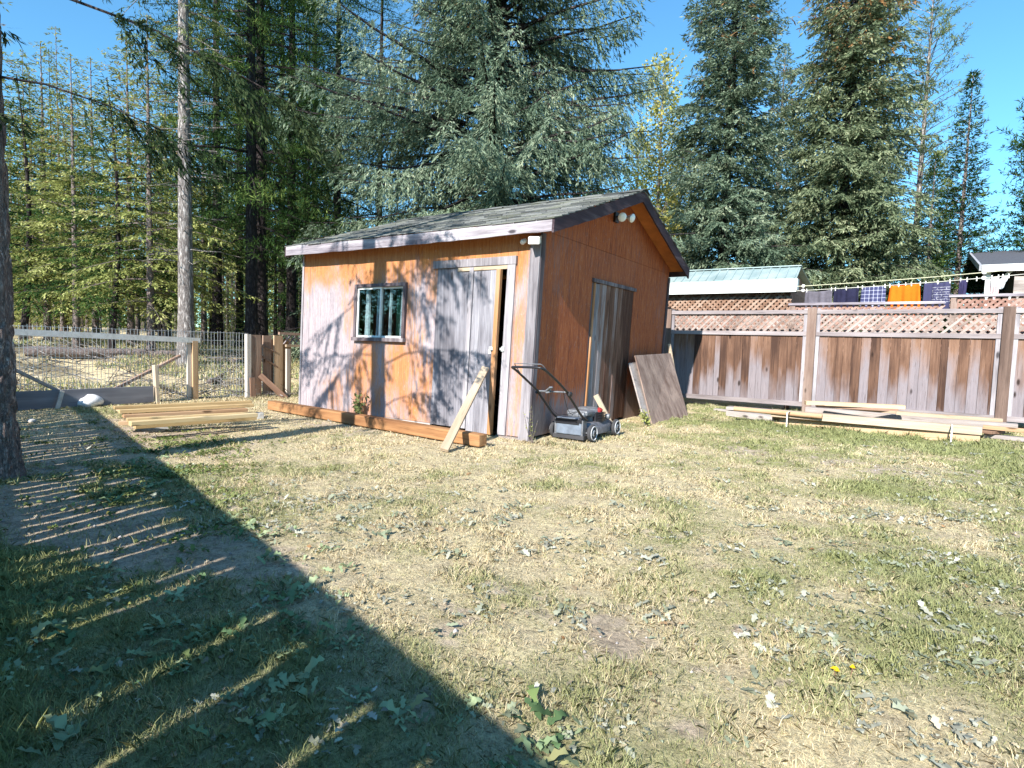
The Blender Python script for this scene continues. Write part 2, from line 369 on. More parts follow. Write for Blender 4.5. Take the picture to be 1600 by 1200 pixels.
M['sage_needles'] = leaf_mat('sage_needles', [(0, (.05, .075, .04)), (.45, (.15, .19, .11)), (.8, (.31, .35, .21)), (.93, (.44, .46, .30)), (.96, (.26, .15, .07)), (1, (.36, .20, .09))])
M['golden_leaves'] = leaf_mat('golden_leaves', [(0, (.22, .26, .08)), (.4, (.42, .42, .12)), (.8, (.62, .56, .20)), (1, (.72, .58, .22))], .4)
M['backlit_needles'] = leaf_mat('backlit_needles', [(0, (.012, .022, .012)), (.5, (.03, .05, .025)), (.85, (.075, .10, .045)), (.95, (.12, .14, .06)), (1, (.2, .12, .05))])  # darkened green: the edge tree's backlit shade put into the needle colour
def tint_mat(name, trans=.25):
    t = NT(name); c = t.attr('tint', 'Color')
    d = t.new('ShaderNodeBsdfDiffuse'); tr = t.new('ShaderNodeBsdfTranslucent'); mx = t.new('ShaderNodeMixShader'); mx.inputs[0].default_value = trans
    t.lk(c, d.inputs[0]); t.lk(c, tr.inputs[0]); t.lk(d.outputs[0], mx.inputs[1]); t.lk(tr.outputs[0], mx.inputs[2]); t.lk(mx.outputs[0], t.out.inputs[0])
    t.n.remove(t.b); return t.m
M['grass'] = tint_mat('grass_blades'); M['weed'] = tint_mat('weed_leaves', .15)

# ------------------------------------------------------------------ terrain
def hgt(x, y):
    x = np.asarray(x, float); y = np.asarray(y, float)
    far = sstep(-7.0, -15.0, x) * .62 + sstep(-15, -45, x) * .8
    b = (fbm(x * .9, y * .9, 3, 3) - .5) * .07 * (1 - .7 * np.exp(-((x + 2) ** 2 + (y - 2) ** 2) / 14))
    b += (fbm(x * 7, y * 7, 9, 3) - .5) * .018
    b += far * (fbm(x * .5, y * .5, 21, 3) - .5) * .5
    return far + b
def hz(x, y): return float(hgt(x, y))
def gauss(x, y, cx, cy, rx, ry, a=0):
    c, s = math.cos(a), math.sin(a); u = (x - cx) * c + (y - cy) * s; v = -(x - cx) * s + (y - cy) * c
    return np.exp(-(u / rx) ** 2 - (v / ry) ** 2)
DP = [G(130, 830), G(955, 990), G(60, 720), G(1250, 715), G(330, 700), G(1490, 820), G(1180, 830), G(1050, 1130)]
def masks(x, y):
    """dirt, green and straw amounts of the lawn"""
    n = fbm(x * 1.1, y * 1.1, 40, 4); n2 = fbm(x * 3.3, y * 3.3, 50, 4); n3 = fbm(x * 12, y * 12, 60, 3)
    dirt = 1.7 * gauss(x, y, -.45, -4.40, 1.5, .34, .15) + 1.3 * gauss(x, y, DP[1][0], DP[1][1], .16, .2, .5) + .8 * gauss(x, y, DP[2][0] + .2, DP[2][1], 1.6, .6)
    dirt += .55 * gauss(x, y, DP[3][0], DP[3][1], 2.4, .5) + .75 * gauss(x, y, -3.6, -2.6, 1.7, .9) + .5 * gauss(x, y, -2.5, -.7, 2.6, .45) + .35 * gauss(x, y, DP[5][0], DP[5][1], .6, .15)
    dirt += .5 * gauss(x, y, DP[7][0], DP[7][1], .25, .10)
    dirt = dirt + (n2 - .5) * 1.5 + (n3 - .5) * 1.5 - .08
    right = sstep(-.5, 4.5, x + .35 * y)
    green = (n - .5) * 2.0 + (n2 - .5) * 1.6 + .70 * right - .04 + (n3 - .5) * .6
    green += .8 * gauss(x, y, 3.2, 3.3, 2.8, .5) + .35 * gauss(x, y, .5, 3.6, .6, 1)
    edge = y - (-3.72 - .267 * (x - .04))            # the lawn is kept greener beside the tall fence
    green += .85 * sstep(.1, -.6, edge) * sstep(-4.0, -1.0, x) + .6 * sstep(-1.1, -1.9, edge) * sstep(-1, .4, x)
    dirt -= .9 * sstep(-.7, -1.3, edge) * sstep(-.4, .5, x)
    return np.clip(dirt, 0, 1), np.clip(green, 0, 1), n2, n3
def lawn_color(x, y):
    d, g, n2, n3 = masks(x, y)
    straw = np.stack([.57 + .34 * (n3 - .5), .48 + .30 * (n3 - .5), .315 + .14 * (n3 - .5)], -1)
    green = np.stack([.26 + .14 * (n2 - .5), .275 + .14 * (n2 - .5), .13 + .08 * (n3 - .5)], -1)
    dirt = np.stack([.44 + .36 * (n3 - .5), .355 + .3 * (n3 - .5), .275 + .24 * (n3 - .5)], -1)
    c = straw * (1 - (g * .85)[..., None]) + green * (g * .85)[..., None]
    k = sstep(.25, .75, d)[..., None]; c = c * (1 - k) + dirt * k
    fo = sstep(-6.6, -8.5, x)[..., None]; m = fbm(x * .6, y * .6, 77, 4)
    forest = np.stack([.46 + .3 * (m - .5), .38 + .2 * (m - .5), .25 + .1 * (m - .5)], -1) * (.55 + .9 * sstep(.42, .62, m))[..., None]
    return np.clip(c * (1 - fo) + forest * fo, .02, .9)
def ground_patch(name, xs, ys, hole=None, kind='structure'):
    X, Y = np.meshgrid(xs, ys); Z = hgt(X, Y); nx, ny = len(xs), len(ys)
    V = np.stack([X.ravel(), Y.ravel(), Z.ravel()], 1); i = np.arange(nx * ny).reshape(ny, nx)
    F = np.stack([i[:-1, :-1].ravel(), i[:-1, 1:].ravel(), i[1:, 1:].ravel(), i[1:, :-1].ravel()], 1)
    return np_mesh(name, V, F, M['ground'], colors=lawn_color(V[:, 0], V[:, 1]), smooth=True)
def ground_mat():
    t = NT('lawn_ground'); c = t.attr('tint', 'Color'); v = t.coords(); f = t.noise(v, 90, 5, .8); g = t.noise(v, 28, 4, .7)
    c = t.mix(1.0, c, t.ramp(f, [(.3, (.48, .46, .45)), (.5, (.95, .95, .95)), (.7, (1.35, 1.32, 1.25))]), 'MULTIPLY')
    c = t.mix(1.0, c, t.ramp(g, [(.32, (.58, .58, .58)), (.55, (1.12, 1.12, 1.08))]), 'MULTIPLY')
    t.bump(t.math('ADD', f, g), .9, .015); return t.fin(c, .95, 0, .1)
M['ground'] = ground_mat()
def graded(a, b, c, d, fine, coarse):
    """coordinates: coarse from a to b, fine from b to c, coarse to d"""
    l = b - np.cumsum(np.concatenate([[0], fine * 1.28 ** np.arange(1, 60)])); l = l[l > a][::-1]
    r = c + np.cumsum(np.concatenate([[0], fine * 1.28 ** np.arange(1, 60)])); r = r[r < d]
    return np.concatenate([[a], l, np.arange(b + fine, c, fine), r[r > c + .5 * fine] if len(r) else [], [d]])
gx = graded(-600, -9.0, 7.0, 600, .045, 5); gy = graded(-600, -6.0, 7.0, 600, .045, 5)
tag(ground_patch('ground', gx, gy), kind='structure')

# ------------------------------------------------------------------ grass and weeds
rng = np.random.default_rng(11)
def scatter(n, x0, x1, y0, y1):
    return rng.uniform(x0, x1, n), rng.uniform(y0, y1, n)
def visible(x, y, margin=120, far=60):
    dx, dy = x - CAM[0], y - CAM[1]; f = dx * CF[0] + dy * CF[1] + (0 - CAM[2]) * CF[2]; r = dx * CR[0] + dy * CR[1] + (-CAM[2]) * CR[2]
    u = dx * CU[0] + dy * CU[1] + (-CAM[2]) * CU[2]
    px = 800 + FPX * r / np.maximum(f, .01); py = 600 - FPX * u / np.maximum(f, .01)
    return (f > .3) & (px > -margin) & (px < 1600 + margin) & (py < 1200 + margin * 1.5)
def inside_shed(x, y): return (x > -4.3) & (x < .03) & (y > -.03) & (y < 4.5)
def blades(x, y, h, w, lean, colr, name, label, cat):
    n = len(x); z = hgt(x, y); a = rng.uniform(0, 2 * np.pi, n); b = rng.uniform(0, 2 * np.pi, n)
    la = lean * rng.uniform(.3, 1.3, n)
    base = np.stack([x, y, z - .004], 1); side = np.stack([np.cos(a), np.sin(a), np.zeros(n)], 1) * (w / 2)[:, None]
    bend = np.stack([np.cos(b), np.sin(b), np.zeros(n)], 1)
    mid = base + bend * (h * la * .35)[:, None]; mid[:, 2] += h * .6 * np.cos(np.clip(la, 0, 1.3))
    tip = base + bend * (h * la * .95)[:, None]; tip[:, 2] += h * np.cos(np.clip(la * 1.05, 0, 1.45)) 
    V = np.stack([base - side, base + side, mid + side * .7, tip, mid - side * .7], 1).reshape(-1, 3)
    i = np.arange(n) * 5
    F = np.concatenate([np.stack([i, i + 1, i + 2, i + 4], 1)]); F2 = np.stack([i + 4, i + 2, i + 3, i + 3], 1)
    # one polygon size: five-sided blades
    F = np.stack([i, i + 1, i + 2, i + 3, i + 4], 1)
    o = np_mesh(name, V, F, M['grass'], colors=colr); return tag(o, label, cat, kind='stuff')
N = 4200000
x, y = scatter(N, -8.5, 8.0, -5.4, 6.1)
dist = np.hypot(x - CAM[0], y - CAM[1])
d, g, n2, n3 = masks(x, y)
dens = np.clip(2.4 / np.maximum(dist, 1.6), 0, 1) ** .9 * (1 - .93 * sstep(.3, .65, d)) * (.45 + .55 * np.clip(g * 1.3 + .2, 0, 1))
edge = y - (-3.72 - .267 * (x - .04))
keep = visible(x, y) & ~inside_shed(x, y) & (rng.random(N) < dens)
x, y, dist, g, n2, n3, edge = (q[keep] for q in (x, y, dist, g, n2, n3, edge))
n = len(x)
lush = sstep(-.9, -1.7, edge) * sstep(-1.5, .3, x) * sstep(3.0, 1.2, x)          # long green grass beside the tall fence
tall = .8 * gauss(x, y, 3.4, 3.9, 3.2, .35) + .8 * gauss(x, y, -6.2, .1, .5, 1.3) + 1.0 * gauss(x, y, .3, -.05, .5, .12) + .5 * gauss(x, y, 3, 5.9, 4, .3)
h = (.013 + .028 * rng.random(n) ** 1.5) * (1 + 2.3 * lush + 1.3 * tall) * (1 + .25 * g)
w = (.0007 + .0009 * dist) * rng.uniform(.7, 1.3, n) * (1 + .5 * lush)
isg = rng.random(n) < np.clip(g * 1.05 + .06 + lush, 0, 1)
u = rng.random(n)[:, None]
gcol = np.array([.16, .20, .075]) * (1 - u) + np.array([.38, .39, .19]) * u
gcol = gcol * (1 - .8 * lush[:, None]) + (np.array([.10, .26, .04]) * (1 - u) + np.array([.26, .46, .09]) * u) * .8 * lush[:, None]
scol = np.array([.40, .32, .18]) * (1 - u) + np.array([.78, .68, .49]) * u
C_ = np.where(isg[:, None], gcol, scol); C_ = C_ * .72 + lawn_color(x, y) * .28; clump = fbm(x * 5, y * 5, 71, 3); C_ = C_ * (.68 + .66 * clump)[:, None]; h = h * (.6 + .95 * sstep(.35, .75, clump))
lean = np.where(isg, .85, 1.35) - .25 * lush
blades(x, y, h, w, lean, C_, 'grass', 'short half dry lawn of green and straw coloured blades', 'grass')

def broad_leaves(cx, cy, count, length, colr, width=.26, lift=.35, name='weeds', label='', spread=.03):
    """rosettes of lobed leaves"""
    n = len(cx); idx = np.repeat(np.arange(n), count); m = len(idx)
    a = rng.uniform(0, 2 * np.pi, m); L = length[idx] * rng.uniform(.55, 1.15, m)
    ox = cx[idx] + rng.normal(0, spread, m); oy = cy[idx] + rng.normal(0, spread, m); oz = hgt(ox, oy)
    dx, dy = np.cos(a), np.sin(a); lf = lift * rng.uniform(.1, 1.4, m); K = 7; tw = rng.uniform(-.5, .5, m)
    V = np.zeros((m, 2 * K, 3)); ss = np.linspace(0, 1, K)
    for k, s in enumerate(ss):
        wd = L * width * (.18 + 1.1 * math.sin(math.pi * min(s * .93 + .05, 1)) ** .8) * (1 + .6 * (1 if k % 2 else -1) * rng.uniform(.3, 1, m)) * .5
        if k == K - 1: wd = wd * .15
        zz = L * (lf * s - .45 * lf * s * s) + .006 + .004 * rng.random(m)
        for j, sg in enumerate((-1, 1)):
            V[:, 2 * k + j, 0] = ox + dx * L * s - dy * wd * sg; V[:, 2 * k + j, 1] = oy + dy * L * s + dx * wd * sg
            V[:, 2 * k + j, 2] = oz + zz + sg * tw * wd + abs(sg) * .5 * wd + L * .10 * np.sin(s * 7 + tw * 9) * s
    b = (np.arange(m) * 2 * K)[:, None]; q = np.concatenate([np.array([[2 * k, 2 * k + 2, 2 * k + 3, 2 * k + 1]]) for k in range(K - 1)])
    F = (b[:, None, :] + q[None]).reshape(-1, 4)
    c = colr[idx] * rng.uniform(.55, 1.25, (m, 1)); c = np.where(rng.random((m, 1)) < .12, c * np.array([1.15, .95, .8]), c); c = np.repeat(c, K - 1, 0)
    return tag(np_mesh(name, V.reshape(-1, 3), F, M['weed'], colors=np.clip(c, 0, .9), smooth=True), label, 'weeds', kind='stuff')
def pick(n, dens_fn, x0=-7, x1=8, y0=-5.2, y1=5.5):
    x, y = scatter(n, x0, x1, y0, y1); k = visible(x, y) & ~inside_shed(x, y) & (rng.random(n) < dens_fn(x, y)); return x[k], y[k]
WP = [G(1280, 800), G(1450, 900), G(1180, 980), G(1400, 1000), G(1500, 760), G(560, 830), G(700, 960), G(520, 780), G(900, 850), G(1300, 1130), G(760, 1120)]
def weedd(x, y):
    s = 0
    for p, a, rx, ry in zip(WP, (1, 1.1, .9, 1.2, .6, .8, .5, .9, .35, 1.0, .5), (1.0, .8, .5, .6, .9, .9, .5, .8, .5, .5, .4), (.30, .35, .25, .25, .5, .45, .25, .45, .25, .18, .18)):
        s = s + a * gauss(x, y, p[0], p[1], rx, ry, .5)
    return np.clip((s + .12 * sstep(1, 4, x)) * sstep(.36, .6, fbm(x * 3, y * 3, 90, 3)) + .02, 0, 1)
x, y = pick(30000, lambda x, y: weedd(x, y) * 1.0 * (1 - masks(x, y)[0]))
cg = np.array([.23, .265, .175]); cs = np.array([.44, .43, .36]); u = rng.random((len(x), 1))
broad_leaves(x, y, 6, (.014 + .045 * rng.random(len(x)) ** 1.6), cg * (1 - u) + cs * u, .30, .5, 'dusty_weeds', 'dusty grey green broad leaved weeds lying flat in sunny lawn', .04)
def shaded(x, y):
    e = y - (-3.72 - .267 * (x - .04)); return sstep(.25, -.15, e) * sstep(-1.9, -1.2, e) * sstep(-3.2, -1.2, x) * (.25 + .75 * sstep(.35, .6, fbm(x * 2.4, y * 2.4, 91, 3)))
x, y = pick(24000, lambda x, y: shaded(x, y) * .6 * (1 - sstep(.3, .6, masks(x, y)[0])))
u = rng.random((len(x), 1)); broad_leaves(x, y, 8, rng.uniform(.028, .075, len(x)), np.array([.10, .17, .075]) * (1 - u) + np.array([.32, .38, .22]) * u, .26, .7, 'dandelion_weeds', 'green dandelion leaves growing thick along the striped shadow', .03)
cl = [G(300, 700), G(230, 740), G(170, 800), G(110, 680), G(270, 800)]
x, y = pick(26000, lambda x, y: np.clip(sum(gauss(x, y, p[0], p[1], 1.0, .35, 2.7) for p in cl), 0, 1) * sstep(.4, .58, fbm(x * 3, y * 3, 95, 3)) * .5 * (1 - .9 * sstep(.4, .7, masks(x, y)[0])), -5, 1, -5, -1)
u = rng.random((len(x), 1)); broad_leaves(x, y, 9, rng.uniform(.014, .034, len(x)), np.array([.09, .13, .04]) * (1 - u) + np.array([.26, .29, .11]) * u, .5, .8, 'clover_patch', 'low clover like ground cover beside the tree trunk and lumber', .04)
x, y = pick(16000, lambda x, y: .16 * np.ones_like(x)); u = rng.random((len(x), 1))
broad_leaves(x, y, 2, .012 + .03 * rng.random(len(x)) ** 2, np.array([.27, .18, .10]) * (1 - u) + np.array([.55, .47, .34]) * u, .5, .3, 'leaf_litter', 'scattered small dead leaves and chips on lawn', .05)
x, y = pick(26000, lambda x, y: .5 * sstep(.2, .7, masks(x, y)[0]), -7, 6, -5.3, 5)
def pebbles(x, y):
    n = len(x); r = .0025 + .011 * rng.random(n) ** 3; z = hgt(x, y); ico = np.array([[1, 0, 0], [-1, 0, 0], [0, 1, 0], [0, -1, 0], [0, 0, .7], [0, 0, -.7]], float)
    V = (np.stack([x, y, z + .003], 1)[:, None] + ico[None] * (r[:, None, None] * rng.uniform(.6, 1.4, (n, 6, 1))))
    t = np.array([[0, 2, 4], [2, 1, 4], [1, 3, 4], [3, 0, 4], [2, 0, 5], [1, 2, 5], [3, 1, 5], [0, 3, 5]])
    F = ((np.arange(n) * 6)[:, None, None] + t[None]).reshape(-1, 3); c = np.repeat(rng.uniform(.22, .6, (n, 1)) * np.array([[1, .93, .9]]), 8, 0)
    return tag(np_mesh('gravel', V.reshape(-1, 3), F, M['weed'], colors=c), 'loose pebbles and crumbs on bare dirt', 'gravel', kind='stuff')
pebbles(x, y)
# meadow beyond the wire fence
x, y = scatter(90000, -22, -6.8, -7, 7); dist = np.hypot(x - CAM[0], y - CAM[1]); k = visible(x, y) & (fbm(x * .7, y * .7, 33, 3) > .47); x, y, dist = x[k], y[k], dist[k]; n = len(x)
u = rng.random((n, 1)); c = np.where(rng.random((n, 1)) < .4, np.array([.16, .22, .06]) + .12 * u, np.array([.50, .42, .22]) + .2 * u)
blades(x, y, rng.uniform(.05, .22, n), .0012 * dist * rng.uniform(.6, 1.3, n), np.full(n, .5), c, 'meadow_grass', 'rough dry grass growing beyond the wire fence', 'grass')

# ================================================================== shed
def lean(x, y, z): return (x + .042 * z - .06, y, z)          # the whole shed leans a little
SL, SW, WH = 4.22, 4.45, 2.50
shed = empty('garden_shed', (0, 0, 0), 'weathered orange plywood shed with a gable roof and bleached doors', 'shed')
def sb(mb, name, mat, parent=shed, **k): return mb.build(name, mat, parent, warp=lean, **k)
def gapped(mb, x0, x1, z0, z1, step=1.22, g=.004, y0=0, y1=.03):
    x = x1
    while x > x0 + .01:
        a = max(x0, x - step); mb.box(a + g / 2, x - g / 2, y0, y1, z0, z1); x = a
m = MB()                                                       # front wall of plywood sheets round the openings
WX0, WX1, WZ0, WZ1 = -2.96, -2.06, 1.16, 1.86
DX0, DX1, DZ1 = -1.50, -.42, 2.06
for a, b in ((-SL, -4.05), (-4.05, -3.02 + .0), (-3.02, WX0 + .0)):
    m.box(a + .002, b - .002, 0, .03, .06, WH)
m.box(WX0, WX1, 0, .03, .06, WZ0 - .002); m.box(WX0, WX1, 0, .03, WZ1 + .002, WH)
m.box(WX1 + .002, -1.86, 0, .03, .06, WH); m.box(-1.856, DX0, 0, .03, .06, WH)
m.box(DX0 + .002, DX1 - .002, 0, .03, DZ1 + .08, WH); m.box(DX1, -.285, 0, .03, .02, WH); m.box(-.281, 0, 0, .03, .03, WH)
sb(m, 'front_wall', M['front_siding'])
m = MB().box(-SL, DX0, -.004, .03, -.02, .055).box(DX1 - .02, 0, -.006, .03, -.03, .018)
sb(m, 'skirting', M['grey_board'])
m = MB(); RZ = 3.28; RY = SW / 2
DY0, DY1, DH = 1.42, 2.90, 2.02                                # gable wall on the x = 0 side
m.box(-.03, 0, 0.03, DY0, .03, 2.438); m.box(-.03, 0, DY1, SW, -.02, 2.438); m.box(-.03, 0, DY0 + .002, DY1 - .002, DH, 2.438)
def gab(y): return 3.30 - .345 * abs(y - RY)
for y0, y1 in ((0.03, 1.22), (1.22, 2.44), (2.44, 3.62), (3.62, SW)):
    ys = sorted({y0 + .002, y1 - .002} | ({RY} if y0 < RY < y1 else set()))
    poly = [(ys[0], 2.442)] + [(ys[-1], 2.442)] + [(yy, max(gab(yy), 2.444)) for yy in reversed(ys)]
    m.prism(poly, lambda a, b: (-.03, a, b), lambda a, b: (0, a, b))
sb(m, 'gable_wall', M['gable_siding'])
m = MB(); m.box(-SL, -SL + .03, .032, SW - .03, 0, WH); m.box(-SL, 0, SW - .03, SW, 0, WH - .03)
m.prism([(0.03, WH), (SW, WH), (RY, RZ - .01)], lambda a, b: (-SL, a, b), lambda a, b: (-SL + .03, a, b))
sb(m, 'rear_wall', M['gable_siding'])
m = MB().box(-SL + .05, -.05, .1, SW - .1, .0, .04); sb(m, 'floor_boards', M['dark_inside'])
# corner trims
sb(MB().box(-.105, .028, -.024, -.002, -.01, 2.37), 'corner_trim', M['trim']); sb(MB().box(-SL - .005, -SL + .03, -.014, -.002, .02, 2.37), 'corner_trim', M['trim'])
sb(MB().box(.002, .034, -.001, .085, -.01, 2.40), 'corner_trim', M['dark_trim_z'], label='dark stained corner trim')
sb(MB().box(.002, .026, SW - .055, SW + .01, 0, 2.37), 'corner_trim', M['dark_trim_z'])
# roof
OX0, OX1, OY0, OY1 = -SL - .12, .285, -.21, SW + .13
sl = .345
roof = MB()
def rz(y): return 3.345 - sl * abs(y - RY)
for y0 in (OY0, OY1):
    roof.add([(OX0, y0, rz(y0) - .04), (OX1, y0, rz(y0) - .04), (OX1, RY, rz(RY) - .04), (OX0, RY, rz(RY) - .04), (OX0, y0, rz(y0) - .015), (OX1, y0, rz(y0) - .015), (OX1, RY, rz(RY) - .015), (OX0, RY, rz(RY) - .015)], MB.BF)
roofo = sb(roof, 'roof', M['orange_soffit'])
sh = MB(); rr = random.Random(3)
for side, ye in ((-1, OY0 - .03), (1, OY1 + .03)):
    nrow = 17; run = abs(RY - ye)
    for r in range(nrow):
        ya = ye - side * run * r / nrow * 1.0; yb = ye - side * (run * (r + 1) / nrow + .03)
        x = OX0 - .03 - rr.random() * .2
        while x < OX1 + .03:
            w_ = .30; xa, xb = max(x, OX0 - .03), min(x + w_ - .006, OX1 + .035 + rr.uniform(-.008, .008))
            if xb > xa + .02:
                j = rr.uniform(-.012, .012); lift = rr.uniform(0, .007)
                ya2 = ya + side * j
                za, zb = rz(ya2) + .004 + lift, rz(yb) - .006
                sh.add([(xa, ya2, za - .012), (xb, ya2, za - .012), (xb, yb, zb - .010), (xa, yb, zb - .010), (xa, ya2, za), (xb, ya2, za), (xb, yb, zb), (xa, yb, zb)], MB.BF, rr.random())
            x += w_
for k in range(16):                                            # ridge caps
    x0 = OX0 - .03 + k * (OX1 - OX0 + .05) / 16; x1 = x0 + .33; z = rz(RY) + .010 + rr.uniform(0, .008)
    for s in (-1, 1):
        sh.add([(x0, RY, z), (x1, RY, z - .006), (x1, RY + s * .15, z - .006 - sl * .15), (x0, RY + s * .15, z - sl * .15), (x0, RY, z + .012), (x1, RY, z + .006), (x1, RY + s * .15, z + .006 - sl * .15), (x0, RY + s * .15, z + .012 - sl * .15)], MB.BF, rr.random())
sb(sh, 'shingles', M['shingles'], roofo)
def wavy(name, p0, p1, h, t, mat, n=26, amp=.006, parent=roofo, ny=(0, -1, 0)):
    """a fascia board with an uneven lower edge"""
    p0, p1 = Vector(p0), Vector(p1); mb = MB(); vs = []; fs = []; nv = Vector(ny)
    for i in range(n + 1):
        p = p0.lerp(p1, i / n); e = rr.uniform(-amp, amp); e2 = rr.uniform(-amp, amp) * .5
        sag = -.012 * math.sin(math.pi * i / n)
        for q in ((0, -h + e), (t, -h + e), (t, e2), (0, e2)): vs.append(p + nv * q[0] + Vector((0, 0, q[1] + sag)))
    for i in range(n):
        for k in range(4): k2 = (k + 1) % 4; fs.append((4 * i + k, 4 * i + k2, 4 * i + 4 + k2, 4 * i + 4 + k))
    fs += [(0, 1, 2, 3), (4 * n + 3, 4 * n + 2, 4 * n + 1, 4 * n)]
    mb.add(vs, fs, .5); return sb(mb, name, mat, parent)
wavy('fascia', (OX0, OY0, rz(OY0) - .01), (OX1 - .003, OY0, rz(OY0) - .01), .135, .022, M['trim_x'])
wavy('fascia', (OX0, OY1, rz(OY1) - .02), (OX1, OY1, rz(OY1) - .02), .11, .022, M['dark_trim'], ny=(0, 1, 0))
for X, nrm in ((OX1, (1, 0, 0)), (OX0, (-1, 0, 0))):
    for y0 in (OY0 - .022, OY1 + .022):
        wavy('rake_board', (X, y0, rz(y0) - .008), (X, RY, rz(RY) - .008), .15, .024, M['dark_trim'], ny=nrm, amp=.004)
# window
wf = MB(); wy = -.045
wf.box(WX0 - .045, WX1 + .045, wy, -.001, WZ1, WZ1 + .045).box(WX0 - .055, WX1 + .055, wy - .02, -.001, WZ0 - .05, WZ0)
wf.box(WX0 - .045, WX0, wy, -.001, WZ0, WZ1).box(WX1, WX1 + .045, wy, -.001, WZ0, WZ1)
win = sb(wf, 'window', M['dark_trim_z'])
s_ = MB(); xm = (WX0 + WX1) / 2 + .01; f = .028
for a, b, yy in ((WX0 + .002, xm + .018, -.022), (xm - .012, WX1 - .002, .0)):
    s_.box(a, b, yy, yy + .016, WZ0 + .002, WZ0 + f).box(a, b, yy, yy + .016, WZ1 - f, WZ1 - .002).box(a, a + f, yy, yy + .016, WZ0 + f, WZ1 - f).box(b - f, b, yy, yy + .016, WZ0 + f, WZ1 - f)
sb(s_, 'sash', M['white_plastic'], win)
gm = NT('window_glass'); gm.b.inputs['Base Color'].default_value = (.6, .75, .72, 1); gm.b.inputs['Roughness'].default_value = .03
gl = gm.new('ShaderNodeBsdfGlossy'); gl.inputs['Roughness'].default_value = .02; trn = gm.new('ShaderNodeBsdfTransparent'); trn.inputs[0].default_value = (.74, .82, .82, 1)
lw = gm.new('ShaderNodeLayerWeight'); lw.inputs[0].default_value = .35; fo = gm.math('ADD', gm.math('MULTIPLY', lw.outputs['Facing'], .22), .03); ms = gm.new('ShaderNodeMixShader'); gm.lk(fo, ms.inputs[0]); gm.lk(trn.outputs[0], ms.inputs[1]); gm.lk(gl.outputs[0], ms.inputs[2]); gm.lk(ms.outputs[0], gm.out.inputs[0])
M['glass'] = gm.m
sb(MB().box(WX0 + .01, xm, -.016, -.012, WZ0 + .01, WZ1 - .01).box(xm, WX1 - .01, .006, .010, WZ0 + .01, WZ1 - .01), 'glass_pane', M['glass'], win)
cu = MB()
for x0, x1 in ((WX0 + .07, WX0 + .155), (WX0 + .30, WX0 + .345), (xm + .08, xm + .12), (WX1 - .14, WX1 - .085)):
    cu.add([(x0, .07, WZ0 - .05), (x1, .06, WZ0 - .05), (x1 + .012, .085, WZ0 - .05), (x0 + .01, .095, WZ0 - .05), (x0 + .01, .07, WZ1 + .04), (x1 - .01, .06, WZ1 + .04), (x1, .085, WZ1 + .04), (x0 + .02, .095, WZ1 + .04)], MB.BF)
sb(cu, 'curtain', plain('curtain_cloth', (.66, .64, .70), .9, nscale=30), win)
sb(MB().box(xm + .14, WX1 - .15, .16, .17, WZ0, WZ1), 'green_reflection', plain('green_reflection_paint', (.01, .06, .04), .5), win)  # added panel; its green stands in for a reflection in this pane
# double door
fr_ = MB()
fr_.box(DX0 - .06, -.285, -.034, -.002, DZ1, DZ1 + .095)                        # header
fr_.box(DX1 + .015, -.295, -.028, -.002, .03, DZ1 - .003)                       # jamb
df = sb(fr_, 'door_frame', M['trim'])
sb(MB().box(DX0 + .34, DX1 + .01, -.022, .0, DZ1 - .05, DZ1 - .004), 'inner_header', M['pale_lumber'], df)
d1 = sb(MB().box(DX0 + .003, -.955, -.006, .022, .05, DZ1 - .003), 'door', M['ply_door'], label='fixed door leaf of smooth bleached plywood')
sb(MB().box(-.965, -.905, -.030, -.008, .05, DZ1 - .01), 'meeting_strip', M['trim'], d1)
def swing(x, y, z, a=R(-4.5)):
    hx, hy = -.90, 0.0; dx, dy = x - hx, y - hy
    return lean(hx + dx * math.cos(a) - dy * math.sin(a), hy + dx * math.sin(a) + dy * math.cos(a), z)
dm = MB()
for a, b in ((-.90, -.78), (-.777, -.64), (-.637, -.545)): dm.box(a, b, -.012, .012, .02, DZ1 - .06)
d2 = dm.build('door', M['ply_door'], shed, warp=swing, label='grey plank door leaf standing ajar')
MB().box(-.543, -.482, -.020, .022, .02, DZ1 - .055).build('edge_stile', M['stained_edge'], d2, warp=swing)
lt = MB(); lt.box(-.575, -.525, -.034, -.022, 1.04, 1.085).box(-.595, -.56, -.020, -.013, 1.0, 1.05).tube([(-.55, -.032, 1.062), (-.535, -.06, 1.055), (-.52, -.032, 1.05)], .006, 6)
lt.build('latch', M['white_metal'], d2, warp=swing)
sb(MB().box(-.41, -.375, -.046, -.029, 1.035, 1.09).box(-.425, -.40, -.052, -.044, 1.05, 1.075), 'latch_plate', M['white_metal'], df)
# side door on the gable wall
sd = MB(); y = DY0 + .22
wds = [.10, .13, .15, .16, .12, .14, .12, .10, .11, .13]
for wd in wds:
    y1 = min(y + wd, DY1 - .02)
    if y1 - y > .03: sd.box(-.02, .004 + rr.uniform(0, .006), y + .003, y1 - .003, .02 + rr.uniform(-.03, .02), DH - .03, [.74, .62, .45, .3, .5, .55, .25, .12, .05, .1][wds.index(wd) if wds.count(wd) == 1 else min(9, int((y - DY0 - .2) / .125))])
    y = y1
sdo = sb(sd, 'side_door', M['side_door'])
sb(MB().box(-.015, .012, DY0 + .085, DY0 + .212, .03, DH - .04), 'side_panel', M['trim'], sdo)
sb(MB().box(.001, .036, DY0 - .01, DY1 + .02, DH - .028, DH + .02).box(-.022, .001, DY0 + .002, DY0 + .045, .0, DH - .03), 'side_door_frame', M['dark_trim_z'])
sb(MB().box(-.02, .020, DY0 + .047, DY0 + .085, .02, DH - .035), 'jamb', M['stained_edge'])
sb(MB().box(.003, .011, 2.15, 2.17, .9, .96), 'pull', M['black'], sdo)
